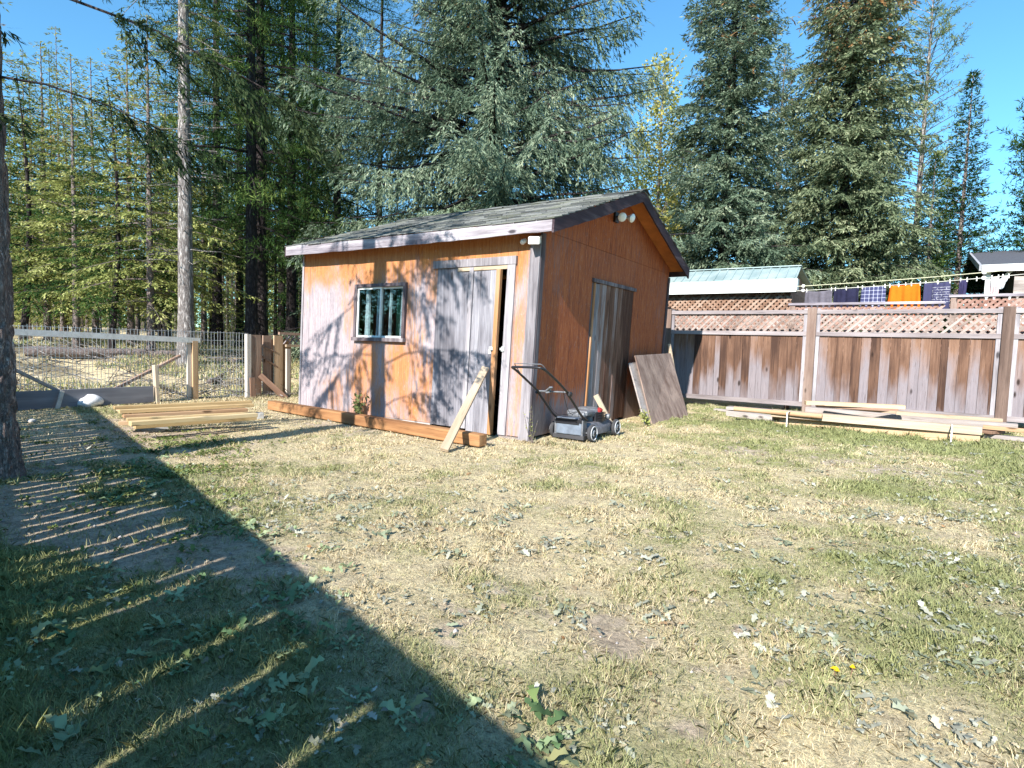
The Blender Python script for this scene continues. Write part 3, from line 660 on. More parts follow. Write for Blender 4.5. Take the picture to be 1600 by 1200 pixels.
# twin flood lamp and corner lamp
fl = MB().box(.001, .035, 1.93, 2.05, 2.88, 3.02).bar((.03, 1.97, 2.95), (.12, 1.90, 2.94), .02, .02).bar((.03, 2.03, 2.95), (.13, 2.14, 2.97), .02, .02)
flo = sb(fl, 'flood_light', M['black'])
gb = NT('bulb_glass'); M['bulb'] = gb.fin((.86, .86, .84), .15, 0, .6)
for c, ax in (((.12, 1.90, 2.935), (.8, -.75, -.35)), ((.13, 2.15, 2.97), (.9, -.1, -.25))):
    sb(MB().lathe(c, ax, [(-.02, .022), (.01, .028), (.05, .058), (.07, .062), (.085, .05), (.092, .02)], 20), 'bulb', M['bulb'], flo, smooth=True)
cl_ = sb(MB().bar((-.02, -.06, 2.315), (.045, -.20, 2.275), .13, .085), 'corner_lamp', M['white_plastic'], bevel=.012)
sb(MB().bar((.0, -.02, 2.33), (-.02, -.07, 2.32), .05, .05), 'lamp_arm', M['grey_board'], cl_)
sb(MB().lathe((-.17, -.055, 2.315), (-.3, -.6, -.5), [(-.02, .02), (.0, .03), (.04, .032), (.055, .02)], 14), 'sensor', M['white_plastic'], smooth=True)

# ================================================================== big wooden fence
FY = 6.2
fence = empty('lattice_fence', (0.9, FY, 0), 'tall weathered brown board fence with a lattice top behind the shed', 'fence')
def lattice(mb, x0, x1, z0, z1, y, sp=.088, w=.036, t=.008):
    for sg in (1, -1):
        c = (x0 - z1 if sg == 1 else x0 + z0)
        c0 = x0 - (z1 - z0) if sg == 1 else x0
        c = c0 + random.uniform(0, sp)
        while c < x1 + (0 if sg == 1 else (z1 - z0)):
            # point at z = z0 is x = c, moves sg per z
            a, b = 0.0, z1 - z0
            xa, xb = c, c + sg * b
            lo, hi = min(xa, xb), max(xa, xb)
            ta = (x0 - xa) / (xb - xa); tb = (x1 - xa) / (xb - xa)
            t0, t1 = max(0, min(ta, tb)), min(1, max(ta, tb))
            if t1 - t0 > .08:
                yy = y + (0 if sg == 1 else t + .001)
                mb.bar((xa + (xb - xa) * t0, yy, z0 + b * t0), (xa + (xb - xa) * t1, yy, z0 + b * t1), w, t, up=(0, 1, 0))
            c += sp * 1.414
posts = [-3.35, -.52, 2.16, 4.92, 7.6]
for i, px_ in enumerate(posts):
    MB().box(px_ - .075, px_ + .075, FY - .085, FY + .065, -.15, 1.935).build('post', M['fence_post'], fence, bevel=.006)
for i in range(len(posts) - 1):
    a, b = posts[i] + .077, posts[i + 1] - .077; z0 = .19; zl0, zl1 = 1.50, 1.84
    pm = MB(); x = a + .06
    while x < b - .07:
        w_ = random.choice((.10, .135, .14, .14, .145)); x1 = min(x + w_, b - .06)
        yy = FY - .012 + random.uniform(-.003, .003)
        pm.box(x + .002, x1 - .002, yy, yy + .016, z0 + .02, zl0 + .01); x = x1
    pm.build('board_panel', M['fence_boards'], fence)
    lm = MB(); lattice(lm, a + .055, b - .055, zl0 - .005, zl1 + .005, FY - .006)
    lm.build('lattice', M['lattice'], fence)
    MB().bar((a, FY - .028, zl0 - .03), (b, FY - .028, zl0 - .03), .042, .075, up=(0, 0, 1)).build('middle_rail', M['fence_grey'], fence)
    MB().bar((a, FY - .02, zl1 + .03), (b, FY - .02, zl1 + .03), .075, .07).build('top_rail', M['fence_grey'], fence)
    MB().bar((a, FY - .03, z0 - .015), (b, FY - .03, z0 - .015), .05, .085).build('bottom_rail', M['fence_grey'], fence)
    MB().box(a, a + .058, FY - .034, FY - .013, z0, 1.93).build('side_stile', M['trim'], fence); MB().box(b - .058, b, FY - .034, FY - .013, z0, 1.93).build('side_stile', M['trim'], fence)
# neighbour's fence right behind: stained lattice in three stretches
nf = empty('stained_lattice_fence', (2.0, 6.75, 0), 'orange pink stained lattice fence showing through and above the brown fence', 'fence')
for a, b, top, capm in ((-1.6, 1.66, 1.90, None), (1.70, 4.12, 2.05, 'white'), (4.20, 8.5, 2.16, 'white')):
    q = MB(); x = a
    while x < b: q.box(x + .002, min(x + .138, b), 6.74, 6.76, .1, 1.52); x += .14
    q.build('board_panel', M['pink_lattice'], nf)
    lm = MB(); lattice(lm, a, b, 1.5, top - .03, 6.735, sp=.07, w=.042); lm.build('lattice', M['pink_lattice'], nf)
    MB().box(a, a + .09, 6.70, 6.80, -.1, top - .02).build('post', M['fence_post'], nf)
    MB().bar((a - .03, 6.735, top), (b, 6.735, top), .11, .045).build('cap_rail', M['trim_x'] if capm else M['brown_board'], nf)

# ================================================================== neighbour's shed with a metal roof
ns = empty('metal_roofed_shed', (0, 9, 0), 'low outbuilding with pale blue metal roof and white fascia beyond the fence', 'shed')
X0, X1 = -2.0, 1.47
w = MB().box(X0 + .15, X1 - .15, 9.25, 12.2, -.2, 2.55); w.prism([(9.25, 2.55), (9.1, 2.78), (9.55, 3.10), (12.2, 2.78), (12.2, 2.55)], lambda a, b: (X1 - .16, a, b), lambda a, b: (X1 - .15, a, b)); w.build('wall', M['pink_lattice'], ns)
mr = NT('blue_metal_roof'); nn = mr.noise(mr.coords(), 3, 4); M['roofmetal'] = mr.fin(mr.ramp(nn, [(.3, (.25, .34, .35)), (.7, (.40, .48, .48))]), .5, .35, .5)
rm = MB(); rm.add([(X0, 8.98, 2.80), (X1, 8.98, 2.80), (X1, 9.55, 3.13), (X0, 9.55, 3.13), (X0, 8.98, 2.815), (X1, 8.98, 2.815), (X1, 9.55, 3.145), (X0, 9.55, 3.145)], MB.BF)
rm.add([(X0, 12.4, 2.80), (X1, 12.4, 2.80), (X1, 9.55, 3.13), (X0, 9.55, 3.13), (X0, 12.4, 2.815), (X1, 12.4, 2.815), (X1, 9.55, 3.145), (X0, 9.55, 3.145)], MB.BF)
for k in range(18):
    x = X0 + .02 + k * .2; 
    if x < X1: rm.bar((x, 8.97, 2.826), (x, 9.55, 3.156), .03, .022)
lm = MB(); lattice(lm, X0 + .1, X1 - .12, 1.5, 2.52, 9.17, sp=.09, w=.05); lm.build('lattice', M['brown_board'], ns); ro = rm.build('metal_roof', M['roofmetal'], ns)  # lattice in darker brown: the shade under the eave put into its colour
MB().bar((X0, 9.56, 3.16), (X1 + .01, 9.56, 3.16), .16, .02).build('ridge_cap', M['roofmetal'], ro)
MB().box(X0, X1, 8.95, 8.975, 2.50, 2.79).box(X1, X1 + .02, 8.95, 9.2, 2.55, 2.80).build('fascia', M['white_metal'], ns)
MB().box(X0, X1 - .02, 8.98, 9.25, 2.50, 2.52).build('soffit', M['dark_inside'], ns)

# ================================================================== neighbour's house
nh = empty('neighbour_house', (9, 18, 0), 'house with charcoal shingle roof, white eave and dark siding beyond the washing line', 'house')
hs = wood('dark_siding', ((.05, .045, .045), (.10, .09, .085), (.16, .15, .14)), 'x', 10, .5, knots=False, bump=.1)
hr = NT('charcoal_shingles'); nn = hr.noise(hr.coords(), 25, 5, .8); M['charcoal'] = hr.fin(hr.ramp(nn, [(.3, (.04, .043, .058)), (.7, (.11, .115, .135))]), .95)
HX0, HX1 = 5.35, 16.0
def hp(y, z, t=.12):
    return z
rmn = MB()
for ye in (16.0, 24.0):
    rmn.add([(HX0, ye, 3.70), (HX1, ye, 3.70), (HX1, 20, 4.62), (HX0, 20, 4.62), (HX0, ye, 3.80), (HX1, ye, 3.80), (HX1, 20, 4.74), (HX0, 20, 4.74)], MB.BF)
rmn.build('roof', M['charcoal'], nh)
MB().box(HX0, HX1, 15.93, 15.99, 3.60, 3.80).build('eave_board', M['white_metal'], nh)
MB().bar((HX0 - .03, 15.98, 3.72), (HX0 - .03, 20, 4.66), .06, .17).bar((HX0 - .03, 24.02, 3.72), (HX0 - .03, 20, 4.66), .06, .17).build('rake_board', plain('grey_trim', (.35, .36, .40)), nh)
sw_ = MB()
for k in range(22): sw_.box(HX0 + .9, HX1 - .3, 17.0 - .012 * (k % 2), 17.05, .0 + k * .18, .175 + k * .18)
sw_.build('wall', hs, nh)
MB().box(HX0 + .9, HX0 + .95, 17.05, 23.3, 0, 3.8).build('side_wall', hs, nh)
MB().box(HX0 + .12, HX0 + .24, 16.2, 16.32, 0, 3.7).bar((HX0 + .18, 16.26, 3.0), (HX0 + .7, 16.26, 3.65), .09, .09).build('porch_post', M['white_metal'], nh)
ph = MB().box(6.02, 6.75, 16.1, 16.14, 2.0, 2.98); ph.build('railing_panel', M['white_metal'], nh)
MB().box(6.10, 7.6, 16.02, 16.07, 2.55, 3.45).build('privacy_screen', wood('speckled_screen', ((.20, .16, .15), (.48, .42, .39), (.7, .66, .62)), 'x', 60, 1), nh)

# ================================================================== clothesline and washing
LA, LB = Vector((1.47, 8.97, 2.52)), Vector((8.3, 6.9, 2.86))
cline = empty('clothesline', LA, 'double clothesline strung from the metal roofed shed across the neighbouring yard', 'clothesline')
def lp(t, dz=0):
    p = LA.lerp(LB, t); return Vector((p.x, p.y, p.z + dz - .10 * math.sin(math.pi * t)))
MB().tube([lp(i / 30, .10) for i in range(31)], .008, 6).build('upper_line', plain('line_cord', (.62, .60, .42), .6), cline)
MB().tube([lp(i / 30, 0) for i in range(31)], .006, 6).build('lower_line', plain('line_cord_pale', (.70, .68, .60), .6), cline)
MB().tube([(8.3, 6.9, 0), (8.3, 6.9, 3.0)], .05, 10).build('end_pole', M['white_metal'], cline)
def t_of(px):                                              # parameter on the line below a picture column
    best = min(range(0, 1001), key=lambda i: abs(px - proj_px(lp(i / 1000)))); return best / 1000
def proj_px(p):
    d = np.array(p) - CAM; return 800 + FPX * (d @ CR) / (d @ CF)
for px in (1255, 1352 + 185):
    t = t_of(px)
    for dz in (.10, .0):
        p = lp(t, dz); MB().lathe((p.x, p.y - .01, p.z), (0, 1, 0), [(0, .030), (.012, .038), (.024, .030)], 14).build('line_wheel', M['white_plastic'], cline)
peg0 = None
def peg(t, k, lab=None):
    global peg0
    p = lp(t, .0)
    if peg0 is None:
        peg0 = MB().bar((0, 0, .035), (.004, 0, -.045), .014, .016).bar((.004, .012, .035), (0, .012, -.045), .014, .010).build('clothes_peg', M['white_plastic'], None)
        tag(peg0, 'small pale clothes peg holding washing on the line', 'clothes peg', 'clothes pegs on the washing line'); o = peg0
    else: o = peg0.copy(); col.objects.link(o)
    o.location = p; o['label'] = lab; return o
def garment(name, label, cat, px0, px1, drop, mat, top_dip=.03, seed=0, shape=None, dz=0.0):
    t0, t1 = t_of(px0), t_of(px1); A, B = lp(t0, -.01 + dz), lp(t1, -.01 + dz); nx, nz = 26, 24; V = []; rg = random.Random(seed); ph = [rg.uniform(0, 6) for _ in range(4)]
    d = (B - A).normalized(); nv = Vector((-d.y, d.x, 0)).normalized()
    for j in range(nz + 1):
        v = j / nz
        for i in range(nx + 1):
            u = i / nx; uu = u
            if shape: lo, hi = shape(v); uu = lo + (hi - lo) * u
            p = A.lerp(B, uu); sag = top_dip * math.sin(math.pi * u) * (1 - v)
            fold = (.022 * math.sin(uu * 17 + ph[0] + v) + .014 * math.sin(uu * 31 + ph[1]) + .02 * math.sin(v * 4 + ph[2] + uu * 5)) * (.3 + .7 * v)
            V.append(p + nv * fold + Vector((0, 0, -drop * v - sag)))
    F = [(j * (nx + 1) + i, j * (nx + 1) + i + 1, (j + 1) * (nx + 1) + i + 1, (j + 1) * (nx + 1) + i) for j in range(nz) for i in range(nx)]
    mb = MB(); mb.add(V, F, .5); o = mb.build(name, mat, None, loc=A, smooth=True); s = o.modifiers.new('cloth', 'SOLIDIFY'); s.thickness = .006
    tag(o, label, cat)
    for q, w_ in ((.06, 'nearer the metal roof'), (.94, 'nearer the house')): peg(t0 + (t1 - t0) * q, 0, 'pale peg on the ' + label.split(' hanging')[0].split(' pegged')[0].split(' on the')[0].split(' beside')[0] + ', ' + w_)
    return o
def cloth(name, c, var=.12): return plain(name, c, .95, 0, .1, var, 12, .2)
def plaid():
    t = NT('plaid_cloth'); v = t.coords(); sp = t.new('ShaderNodeSeparateXYZ'); t.lk(v, sp.inputs[0]); c = (.05, .055, .13)
    ga = t.math('LESS_THAN', t.math('FRACT', t.math('MULTIPLY', sp.outputs[0], 13)), .16); gb_ = t.math('LESS_THAN', t.math('FRACT', t.math('MULTIPLY', sp.outputs[2], 13)), .16)
    return t.fin(t.mix(t.math('MULTIPLY', t.math('ADD', ga, gb_), .42), c, (.62, .64, .78)), .95)
def printed():
    t = NT('printed_cloth'); v = t.coords(); br = t.new('ShaderNodeTexBrick'); br.inputs['Scale'].default_value = 7; br.inputs['Mortar Size'].default_value = .055; br.inputs['Brick Width'].default_value = 1.0; br.inputs['Row Height'].default_value = .32
    mp = t.new('ShaderNodeMapping'); mp.inputs['Rotation'].default_value = (R(90), 0, 0); t.lk(v, mp.inputs[0]); t.lk(mp.outputs[0], br.inputs['Vector'])
    sp = t.new('ShaderNodeSeparateXYZ'); t.lk(v, sp.inputs[0]); n = t.noise(v, 40, 3)
    inx = t.math('MULTIPLY', t.math('GREATER_THAN', sp.outputs[0], .14), t.math('LESS_THAN', sp.outputs[0], .50)); inz = t.math('MULTIPLY', t.math('LESS_THAN', sp.outputs[2], -.08), t.math('GREATER_THAN', sp.outputs[2], -.40))
    k = t.math('MULTIPLY', t.math('MULTIPLY', inx, inz), t.math('MULTIPLY', t.math('GREATER_THAN', br.outputs['Fac'], .5), t.math('GREATER_THAN', n, .45)))
    return t.fin(t.mix(t.math('MULTIPLY', k, .6), (.045, .045, .10), (.42, .42, .46)), .95)
tr = lambda a, b: (lambda v: (a * (1 - v) - b * v, 1 - a * (1 - v) + b * v))
garment('hanging_shirt', 'grey shirt pegged first on the line beside the metal roof', 'shirt', 1258, 1302, .62, cloth('grey_cloth', (.13, .12, .145)), .03, 1, tr(.02, .02))
garment('hanging_trousers', 'black trousers on the line between the grey shirt and plaid shirt', 'trousers', 1303, 1343, .70, cloth('black_cloth', (.022, .022, .05)), .01, 2)
garment('hanging_shirt', 'blue and white plaid shirt hanging next to the orange one', 'shirt', 1345, 1385, .62, plaid(), .0, 3, tr(.02, .0))
garment('hanging_shirt', 'bright orange shirt pegged on the washing line', 'shirt', 1387, 1441, .62, cloth('orange_cloth', (.90, .15, .012), .05), .015, 4, tr(.07, .03))
garment('hanging_shirt', 'dark navy shirt with faded pale print beside the orange shirt', 'shirt', 1444, 1487, .66, printed(), .01, 5, tr(.02, .0))
garment('hanging_sock', 'single dark sock hanging apart in front of the house', 'sock', 1500, 1512, .34, cloth('navy_cloth', (.05, .045, .11)), .0, 6)
garment('hanging_sock', 'long pinkish white sock hanging below the white eave', 'sock', 1549, 1561, .42, cloth('pink_cloth', (.78, .55, .56)), .0, 7, lambda v: (0 - .8 * max(0, v - .6), 1 + .3 * v - .5 * max(0, v - .6)))
garment('hanging_sock', 'short white sock hanging nearest the edge of the house screen', 'sock', 1566, 1577, .22, cloth('white_cloth', (.75, .77, .80)), .0, 8, lambda v: (-.9 * v, 1 - .8 * v))
for px, lab in ((1322, 'pale peg at the middle of the black trousers'), (1365, 'pale peg at the middle of the plaid shirt'), (1404, 'first of three middle pegs on the orange shirt'), (1415, 'second of three middle pegs on the orange shirt'), (1424, 'third of three middle pegs on the orange shirt'), (1465, 'pale peg at the middle of the dark navy shirt'), (1526, 'single empty peg between the dark sock and line wheel')): peg(t_of(px), 0, lab)

# ================================================================== timber, lumber and boards
def plank(name, p0, p1, w, t, mat, label, cat='board', group=None, up=(0, 0, 1), bevel=.003, taper=1.0):
    p0, p1 = Vector(p0), Vector(p1); L = (p1 - p0).length; d = (p1 - p0).normalized(); u = Vector(up); a = u.cross(d).normalized(); u = d.cross(a).normalized()
    o = MB().bar((0, 0, 0), (L, 0, 0), w, t, taper=taper).build(name, mat, None, bevel=bevel)
    o.matrix_world = Matrix(((d.x, a.x, u.x, p0.x), (d.y, a.y, u.y, p0.y), (d.z, a.z, u.z, p0.z), (0, 0, 0, 1)))
    return tag(o, label, cat, group)
g0, g1 = G(424, 632, .09), G(755, 689, .07)
plank('timber_beam', (g0[0], g0[1], .085), (g1[0], g1[1], .075), .135, .135, M['beam'], 'long square orange brown timber lying along the front of the shed', 'beam', bevel=.014)
a = G(694, 705, .02); plank('leaning_stud', (a[0], a[1], .03), (-.615, -.09, .83), .088, .04, M['pale_lumber'], 'pale stud leaning against the shed door over the orange timber', 'board', up=(.5, -.7, .8))
plank('leaning_stake', (.40, 1.50, .0), (.14, 1.42, .47), .03, .05, M['pale_lumber'], 'short wooden stake leaning on the side door behind the mower', 'stake', up=(1, 0, .5), taper=1.35)
# leaning plywood against the gable wall
def sheet(name, c, mat, label, t=.018):
    c = [Vector(q) for q in c]; n = (c[1] - c[0]).cross(c[3] - c[0]).normalized() * t; o = c[0]
    mb = MB().add([*c, *[q + n for q in c]], MB.BF, .5); ob = mb.build(name, mat, None, loc=o, bevel=.002); return tag(ob, label, 'board')
sheet('plywood_sheet', [(.50, 2.62, -.02), (.62, 4.02, -.02), (.15, 4.36, 1.04), (.12, 2.78, 1.0)], M['leaning_ply'], 'brown weathered plywood sheet leaning on the orange gable wall')
sheet('plywood_sheet', [(.455, 2.46, -.02), (.50, 2.95, -.02), (.10, 3.10, .90), (.075, 2.66, .88)], M['grey_board'], 'narrow grey board tucked behind the brown plywood sheet', .022)
tag(MB().tube([(.42, 4.30, -.02), (.06, 4.56, 1.20)], .035, 12).build('wooden_pole', M['pale_lumber'], None, loc=(.42, 4.30, 0)), 'round pale pole end sticking up behind the leaning plywood', 'pole')

# right lumber pile along the fence; every board lies on what is under it
grp = 'old boards piled along the lattice fence'
def rb(x0, y0, x1, y1, z, w, t, mat, label, n='pile_board', **k):
    A, B = G(x0, y0, z), G(x1, y1, z); return plank(n, (A[0], A[1], z), (B[0], B[1], z), w, t, mat, label, 'board', grp, **k)
rb(1209, 655, 1531, 686, .07, .21, .13, M['tan_lumber'], 'thick pale beam at the bottom front of the fence pile')
rb(1207, 645, 1534, 673, .185, .17, .10, M['pale_lumber'], 'broad pale plank bound with white straps on the front beam')
rb(1140, 645, 1215, 655, .06, .20, .09, M['grey_board'], 'grey weathered board end at the shed side of the fence pile')
rb(1137, 637, 1300, 650, .145, .24, .05, M['grey_board'], 'wide bleached board under the round pole end')
rb(1260, 640, 1590, 668, .13, .18, .10, M['grey_board'], 'grey board buried in the middle of the fence pile')
rb(1285, 634, 1470, 650, .25, .20, .04, M['pale_lumber'], 'whitish board lying flat behind the strapped plank')
rb(1400, 645, 1566, 657, .27, .12, .05, M['pale_lumber'], 'bleached stud along the foot of the second fence panel')
rb(1258, 629, 1412, 636, .33, .13, .06, M['tan_lumber'], 'reddish tan board topmost at the back of the fence pile')
rb(1275, 634, 1402, 641, .28, .12, .04, M['brown_board'], 'brown board just below the topmost tan board')
rb(1536, 667, 1680, 680, .18, .09, .05, M['tan_lumber'], 'pinkish stud running out past the last fence post')
rb(1538, 680, 1690, 696, .06, .16, .05, M['grey_board'], 'grey board on the grass below the pinkish stud')
rb(1500, 668, 1560, 676, .12, .3, .04, M['brown_board'], 'brown offcut crossing the far end of the pile')
A, B = G(1147, 640, .19), G(1203, 646, .19)
tag(MB().tube([(A[0], A[1], .205), (B[0] + .7, B[1] + .03, .205)], .035, 12).build('round_pole', M['tan_lumber'], None, loc=A), 'round tan pole lying on top of the bleached board', 'pole')
for px in (1232, 1487):
    A = G(px, 647 + (px - 1209) * .083, .19); d = (Vector(G(1534, 673, .19)) - Vector(G(1207, 645, .19))).normalized()
    o = Vector((A[0], A[1], 0)); s = Vector((-d.y, d.x, 0))
    tag(MB().bar(o + s * -.102 + Vector((0, 0, .03)), o + s * -.102 + Vector((0, 0, .243)), .016, .003, up=s).bar(o + s * -.102 + Vector((0, 0, .241)), o + s * .1 + Vector((0, 0, .241)), .016, .003).build('strap', M['white_plastic'], None, loc=o),
        'narrow white strap round the strapped plank, ' + ('at its end nearer the shed' if px == 1232 else 'at its end nearer the last post'), 'strap')
plank('ground_board', (.75, 5.25, .03), (1.5, 5.15, .03), .14, .035, M['grey_board'], 'short grey offcut under the fence beside the plywood', 'board')

# left lumber stack on blocks
lb = [  # y of the two ends, x at both, z, width, thickness
 ((178, 637), (392, 628), .19, .09, .04, 'golden stud at the back of the lumber stack by the wire fence'),
 ((186, 643), (395, 633), .19, .10, .04, 'golden stud second from the back of the lumber stack'),
 ((183, 640), (365, 632), .14, .20, .045, 'tan plank lying under the back studs of the stack'),
 ((192, 650), (385, 640), .14, .14, .04, 'tan plank in the shaded middle of the stack'),
 ((198, 656), (398, 646), .16, .09, .04, 'yellow stud in front of the shaded gap of the stack'),
 ((203, 662), (400, 648), .19, .10, .045, 'pale yellow stud topmost at the front of the stack'),
 ((186, 661), (372, 655), .105, .13, .04, 'orange plank at the bottom front of the stack'),
 ((210, 667), (399, 653), .13, .09, .04, 'yellow stud on the front face of the stack'),
]
for i, (p, q, z, w_, t_, lab) in enumerate(lb):
    A, B = G(*p, z), G(*q, z)
    plank('stacked_board', (A[0], A[1], z), (B[0], B[1], z), w_, t_, M['new_lumber'] if i not in (2, 3, 6) else M['tan_lumber'], lab, 'board', 'new boards stacked on concrete blocks')
def block(px, py, rot, label, s=1.0):
    A = G(px, py); mb = MB(); L, W, H = .36 * s, .15 * s, .085
    mb.box(-L / 2, L / 2, -W / 2, -W / 2 + .03, 0, H).box(-L / 2, L / 2, W / 2 - .03, W / 2, 0, H)
    for x in (-L / 2, -.016, L / 2 - .032): mb.box(x, x + .032, -W / 2 + .03, W / 2 - .03, 0, H)
    o = mb.build('concrete_block', M['concrete'], None, bevel=.004); o.location = (A[0], A[1], hz(A[0], A[1]) - .005); o.rotation_euler = (0, 0, rot); return tag(o, label, 'block', 'concrete blocks under the lumber stack')
block(240, 669, 1.25, 'hollow concrete block under the near end of the lumber stack'); block(393, 655, 1.3, 'pale block supporting the shed side end of the lumber stack', .8)
def stone(px, py, r, name, label, mat, flat=.6, seed=1, z=0):
    A = G(px, py); n, k = 16, 10; V = []; F = []; z0 = hz(A[0], A[1])
    for j in range(k + 1):
        for i in range(n):
            th = math.pi * j / k; ph = 2 * math.pi * i / n; d = Vector((math.sin(th) * math.cos(ph), math.sin(th) * math.sin(ph), math.cos(th)))
            e = 1 + .28 * (float(vnoise(d.x * 1.7 + seed, d.y * 1.7 + d.z * 1.3, seed)) - .5) + .1 * (float(vnoise(d.x * 4 + seed, d.y * 4 + d.z * 3, seed)) - .5)
            V.append(Vector((A[0], A[1], z0 + r * flat * .75 + z)) + Vector((d.x * r, d.y * r * 1.0, d.z * r * flat)) * e)
    for j in range(k):
        for i in range(n): F.append((j * n + i, j * n + (i + 1) % n, (j + 1) * n + (i + 1) % n, (j + 1) * n + i))
    o = MB().add(V, F, .5).build(name, mat, None, loc=(A[0], A[1], z0), smooth=True); return tag(o, label, 'stone' if 'stone' in name else 'plug')
stone(139, 636, .17, 'white_stone', 'rounded white stone lying against the dark garden board', M['stone'], .62, 3)
stone(50, 660, .05, 'small_stone', 'small stone beside the big tree trunk', M['concrete'], .6, 9)

# ================================================================== wire fence on the left
wfz = empty('wire_fence', (-6.6, -1.2, 0), 'galvanised wire mesh fence with a white top rail and wooden posts', 'fence')
def mesh_run(pts, z1, z0=.02, dv=.052, hs=None):
    mb = MB(); r = .0026
    for (a, b) in zip(pts, pts[1:]):
        a, b = Vector(a), Vector(b); L = (b - a).length; n = int(L / dv)
        for i in range(n):
            p = a.lerp(b, i / n); j = random.uniform(-.006, .006); g = hz(p.x, p.y)
            mb.bar((p.x, p.y + j, g + z0), (p.x + random.uniform(-.004, .004), p.y + j, z1 + random.uniform(-.02, .01)), r * 2, r * 2, up=(1, 0, 0))
        for z in hs or (.05, .15, .25, .36, .48, .60, .73, .87, 1.03, 1.17):
            mb.bar((a.x, a.y, z * z1 / 1.19), (b.x, b.y, z * z1 / 1.19), r * 2, r * 2)
    return mb
run = [(-6.72, -6.5, 0), (-6.66, -2.9, 0), (-6.62, -.5, 0), (-6.40, .48, 0)]
mesh_run(run, 1.20).build('wire_mesh', M['wire'], wfz)
MB().bar((-6.58, -4.6, 1.14), (-6.56, -.33, 1.03), .05, .085).build('top_rail', M['white_rail'], wfz)
MB().box(-6.62, -6.53, -.46, -.37, -.1, 1.02).build('post', M['tan_z'], wfz)
MB().box(-6.61, -6.57, -.53, -.465, -.1, 1.0).build('post', M['white_z'], wfz, label='thin whitened post')
MB().box(-6.60, -6.51, -4.6, -4.5, -.1, 1.14).build('post', M['tan_z'], wfz)
MB().bar((-6.66, -3.2, .80), (-6.62, -2.15, .12), .04, .09, up=(1, 0, 0)).build('brace', M['grey_board'], wfz)
MB().bar((-6.78, -.55, .76), (-6.80, -1.62, .20), .04, .085, up=(1, 0, 0)).build('brace', M['brown_board'], wfz)
plank('short_post', (-6.50, -1.06, -.05), (-6.52, -1.08, .62), .095, .05, M['pale_lumber'], 'short whitened post standing at the end of the dark garden board', 'post', up=(0, 1, 0))
plank('garden_board', (-6.53, -4.2, .15), (-6.50, -1.12, .15), .035, .26, M['dark_board'], 'dark painted board edging the foot of the wire fence', 'board')
plank('garden_stake', (-6.36, -2.48, -.03), (-6.42, -2.38, .27), .05, .03, M['white_z'], 'small pale stake leaning on the dark garden board', 'stake', up=(1, 0, 0))
# patched gate of old boards beside the shed
gt = empty('board_gate', (-6.3, .5, 0), 'patched gate of old brown and tan boards between wire fence and shed', 'gate')
def up_board(px0, px1, ytop, ybot, dist_x, mat, name='board', t=.03):
    yy0 = PX(px0, 600, dist_x)[1]; yy1 = PX(px1, 600, dist_x)[1]; zt = PX(px0, ytop, dist_x)[2]; zb = PX(px0, ybot, dist_x)[2]
    MB().box(dist_x - t, dist_x, yy0 + .004, yy1 - .004, min(zb, .0) , zt).build(name, mat, gt)
up_board(386, 393, 522, 625, -6.30, M['white_z'], 'gate_post', .08); up_board(392, 409, 523, 622, -6.31, M['brown_board_z']); up_board(411, 424, 524, 622, -6.36, M['brown_board_z'])
up_board(428, 442, 524, 618, -6.34, M['tan_z']); up_board(440, 455, 530, 615, -6.38, M['tan_z']); up_board(423, 428, 530, 620, -6.42, M['brown_board_z'])
up_board(448, 454, 545, 624, -6.20, M['white_z'], 'gate_post', .05)
MB().bar((-6.24, 1.15, .97), (-6.20, 2.2, .97), .05, .045).build('rail', M['pale_lumber'], gt)
MB().bar((-6.24, 1.0, 1.20), (-6.20, 2.2, 1.19), .05, .05).build('rail', M['brown_board'], gt)
MB().bar((-6.34, .62, .82), (-6.34, 1.05, .55), .02, .02).bar((-6.34, .62, 1.0), (-6.34, 1.0, .85), .02, .02).build('cross_slat', M['brown_board'], gt)
q = MB()
for k in range(6): q.bar((-6.27, 1.12 + k * .12, 1.0), (-6.27, 1.28 + k * .12, 1.17), .012, .03, up=(1, 0, 0)); q.bar((-6.255, 1.28 + k * .12, 1.0), (-6.255, 1.12 + k * .12, 1.17), .012, .03, up=(1, 0, 0))
q.build('lattice', M['fence_grey'], gt)
plank('brown_offcut', (-6.02, 1.0, -.02), (-6.26, .62, .42), .03, .10, M['brown_board'], 'short brown slat leaning on the patched board gate', 'board', up=(.3, 1, 0))
plank('upright_offcut', (-6.20, .45, -.03), (-6.25, .46, .38), .10, .03, M['brown_board'], 'dark upright offcut standing at the gate post', 'board', up=(1, 0, 0))

# tall board fence behind the camera's left: it casts the striped shadow
tfe = empty('tall_board_fence', (-2, -6, 0), 'tall brown board fence with narrow gaps beside the lawn', 'fence')
HT = 1.80; off = Vector((.075, -1.0, 0)) * (HT / .65)
def te(x): return Vector((x, -3.72 - .267 * (x - .04), 0)) + off
dfe = (te(-1) - te(0)).normalized(); nfe = Vector((dfe.y, -dfe.x, 0))
start = te(4.6); Lf = 12.5
pm = MB(); s = 0; rq = random.Random(8)
while s < Lf:
    w_ = .138; g_ = (.037 if rq.random() < .85 else .012) if s > 4.3 else (.030 if rq.random() < .34 else .008)
    p = start + dfe * s; h_ = HT - .02 + rq.uniform(-.012, .012)
    pm.bar((p + dfe * w_ / 2) + Vector((0, 0, .05)), (p + dfe * w_ / 2) + Vector((0, 0, h_)), w_, .02, up=nfe); s += w_ + g_
pm.build('board_panel', M['shadow_fence'], tfe)
b2 = MB(); s = .07
while s < Lf: p = start + dfe * s + nfe * .06; b2.bar(p + Vector((0, 0, .05)), p + Vector((0, 0, .98)), .15, .02, up=nfe); s += .158
b2.build('backing_boards', M['shadow_fence'], tfe)
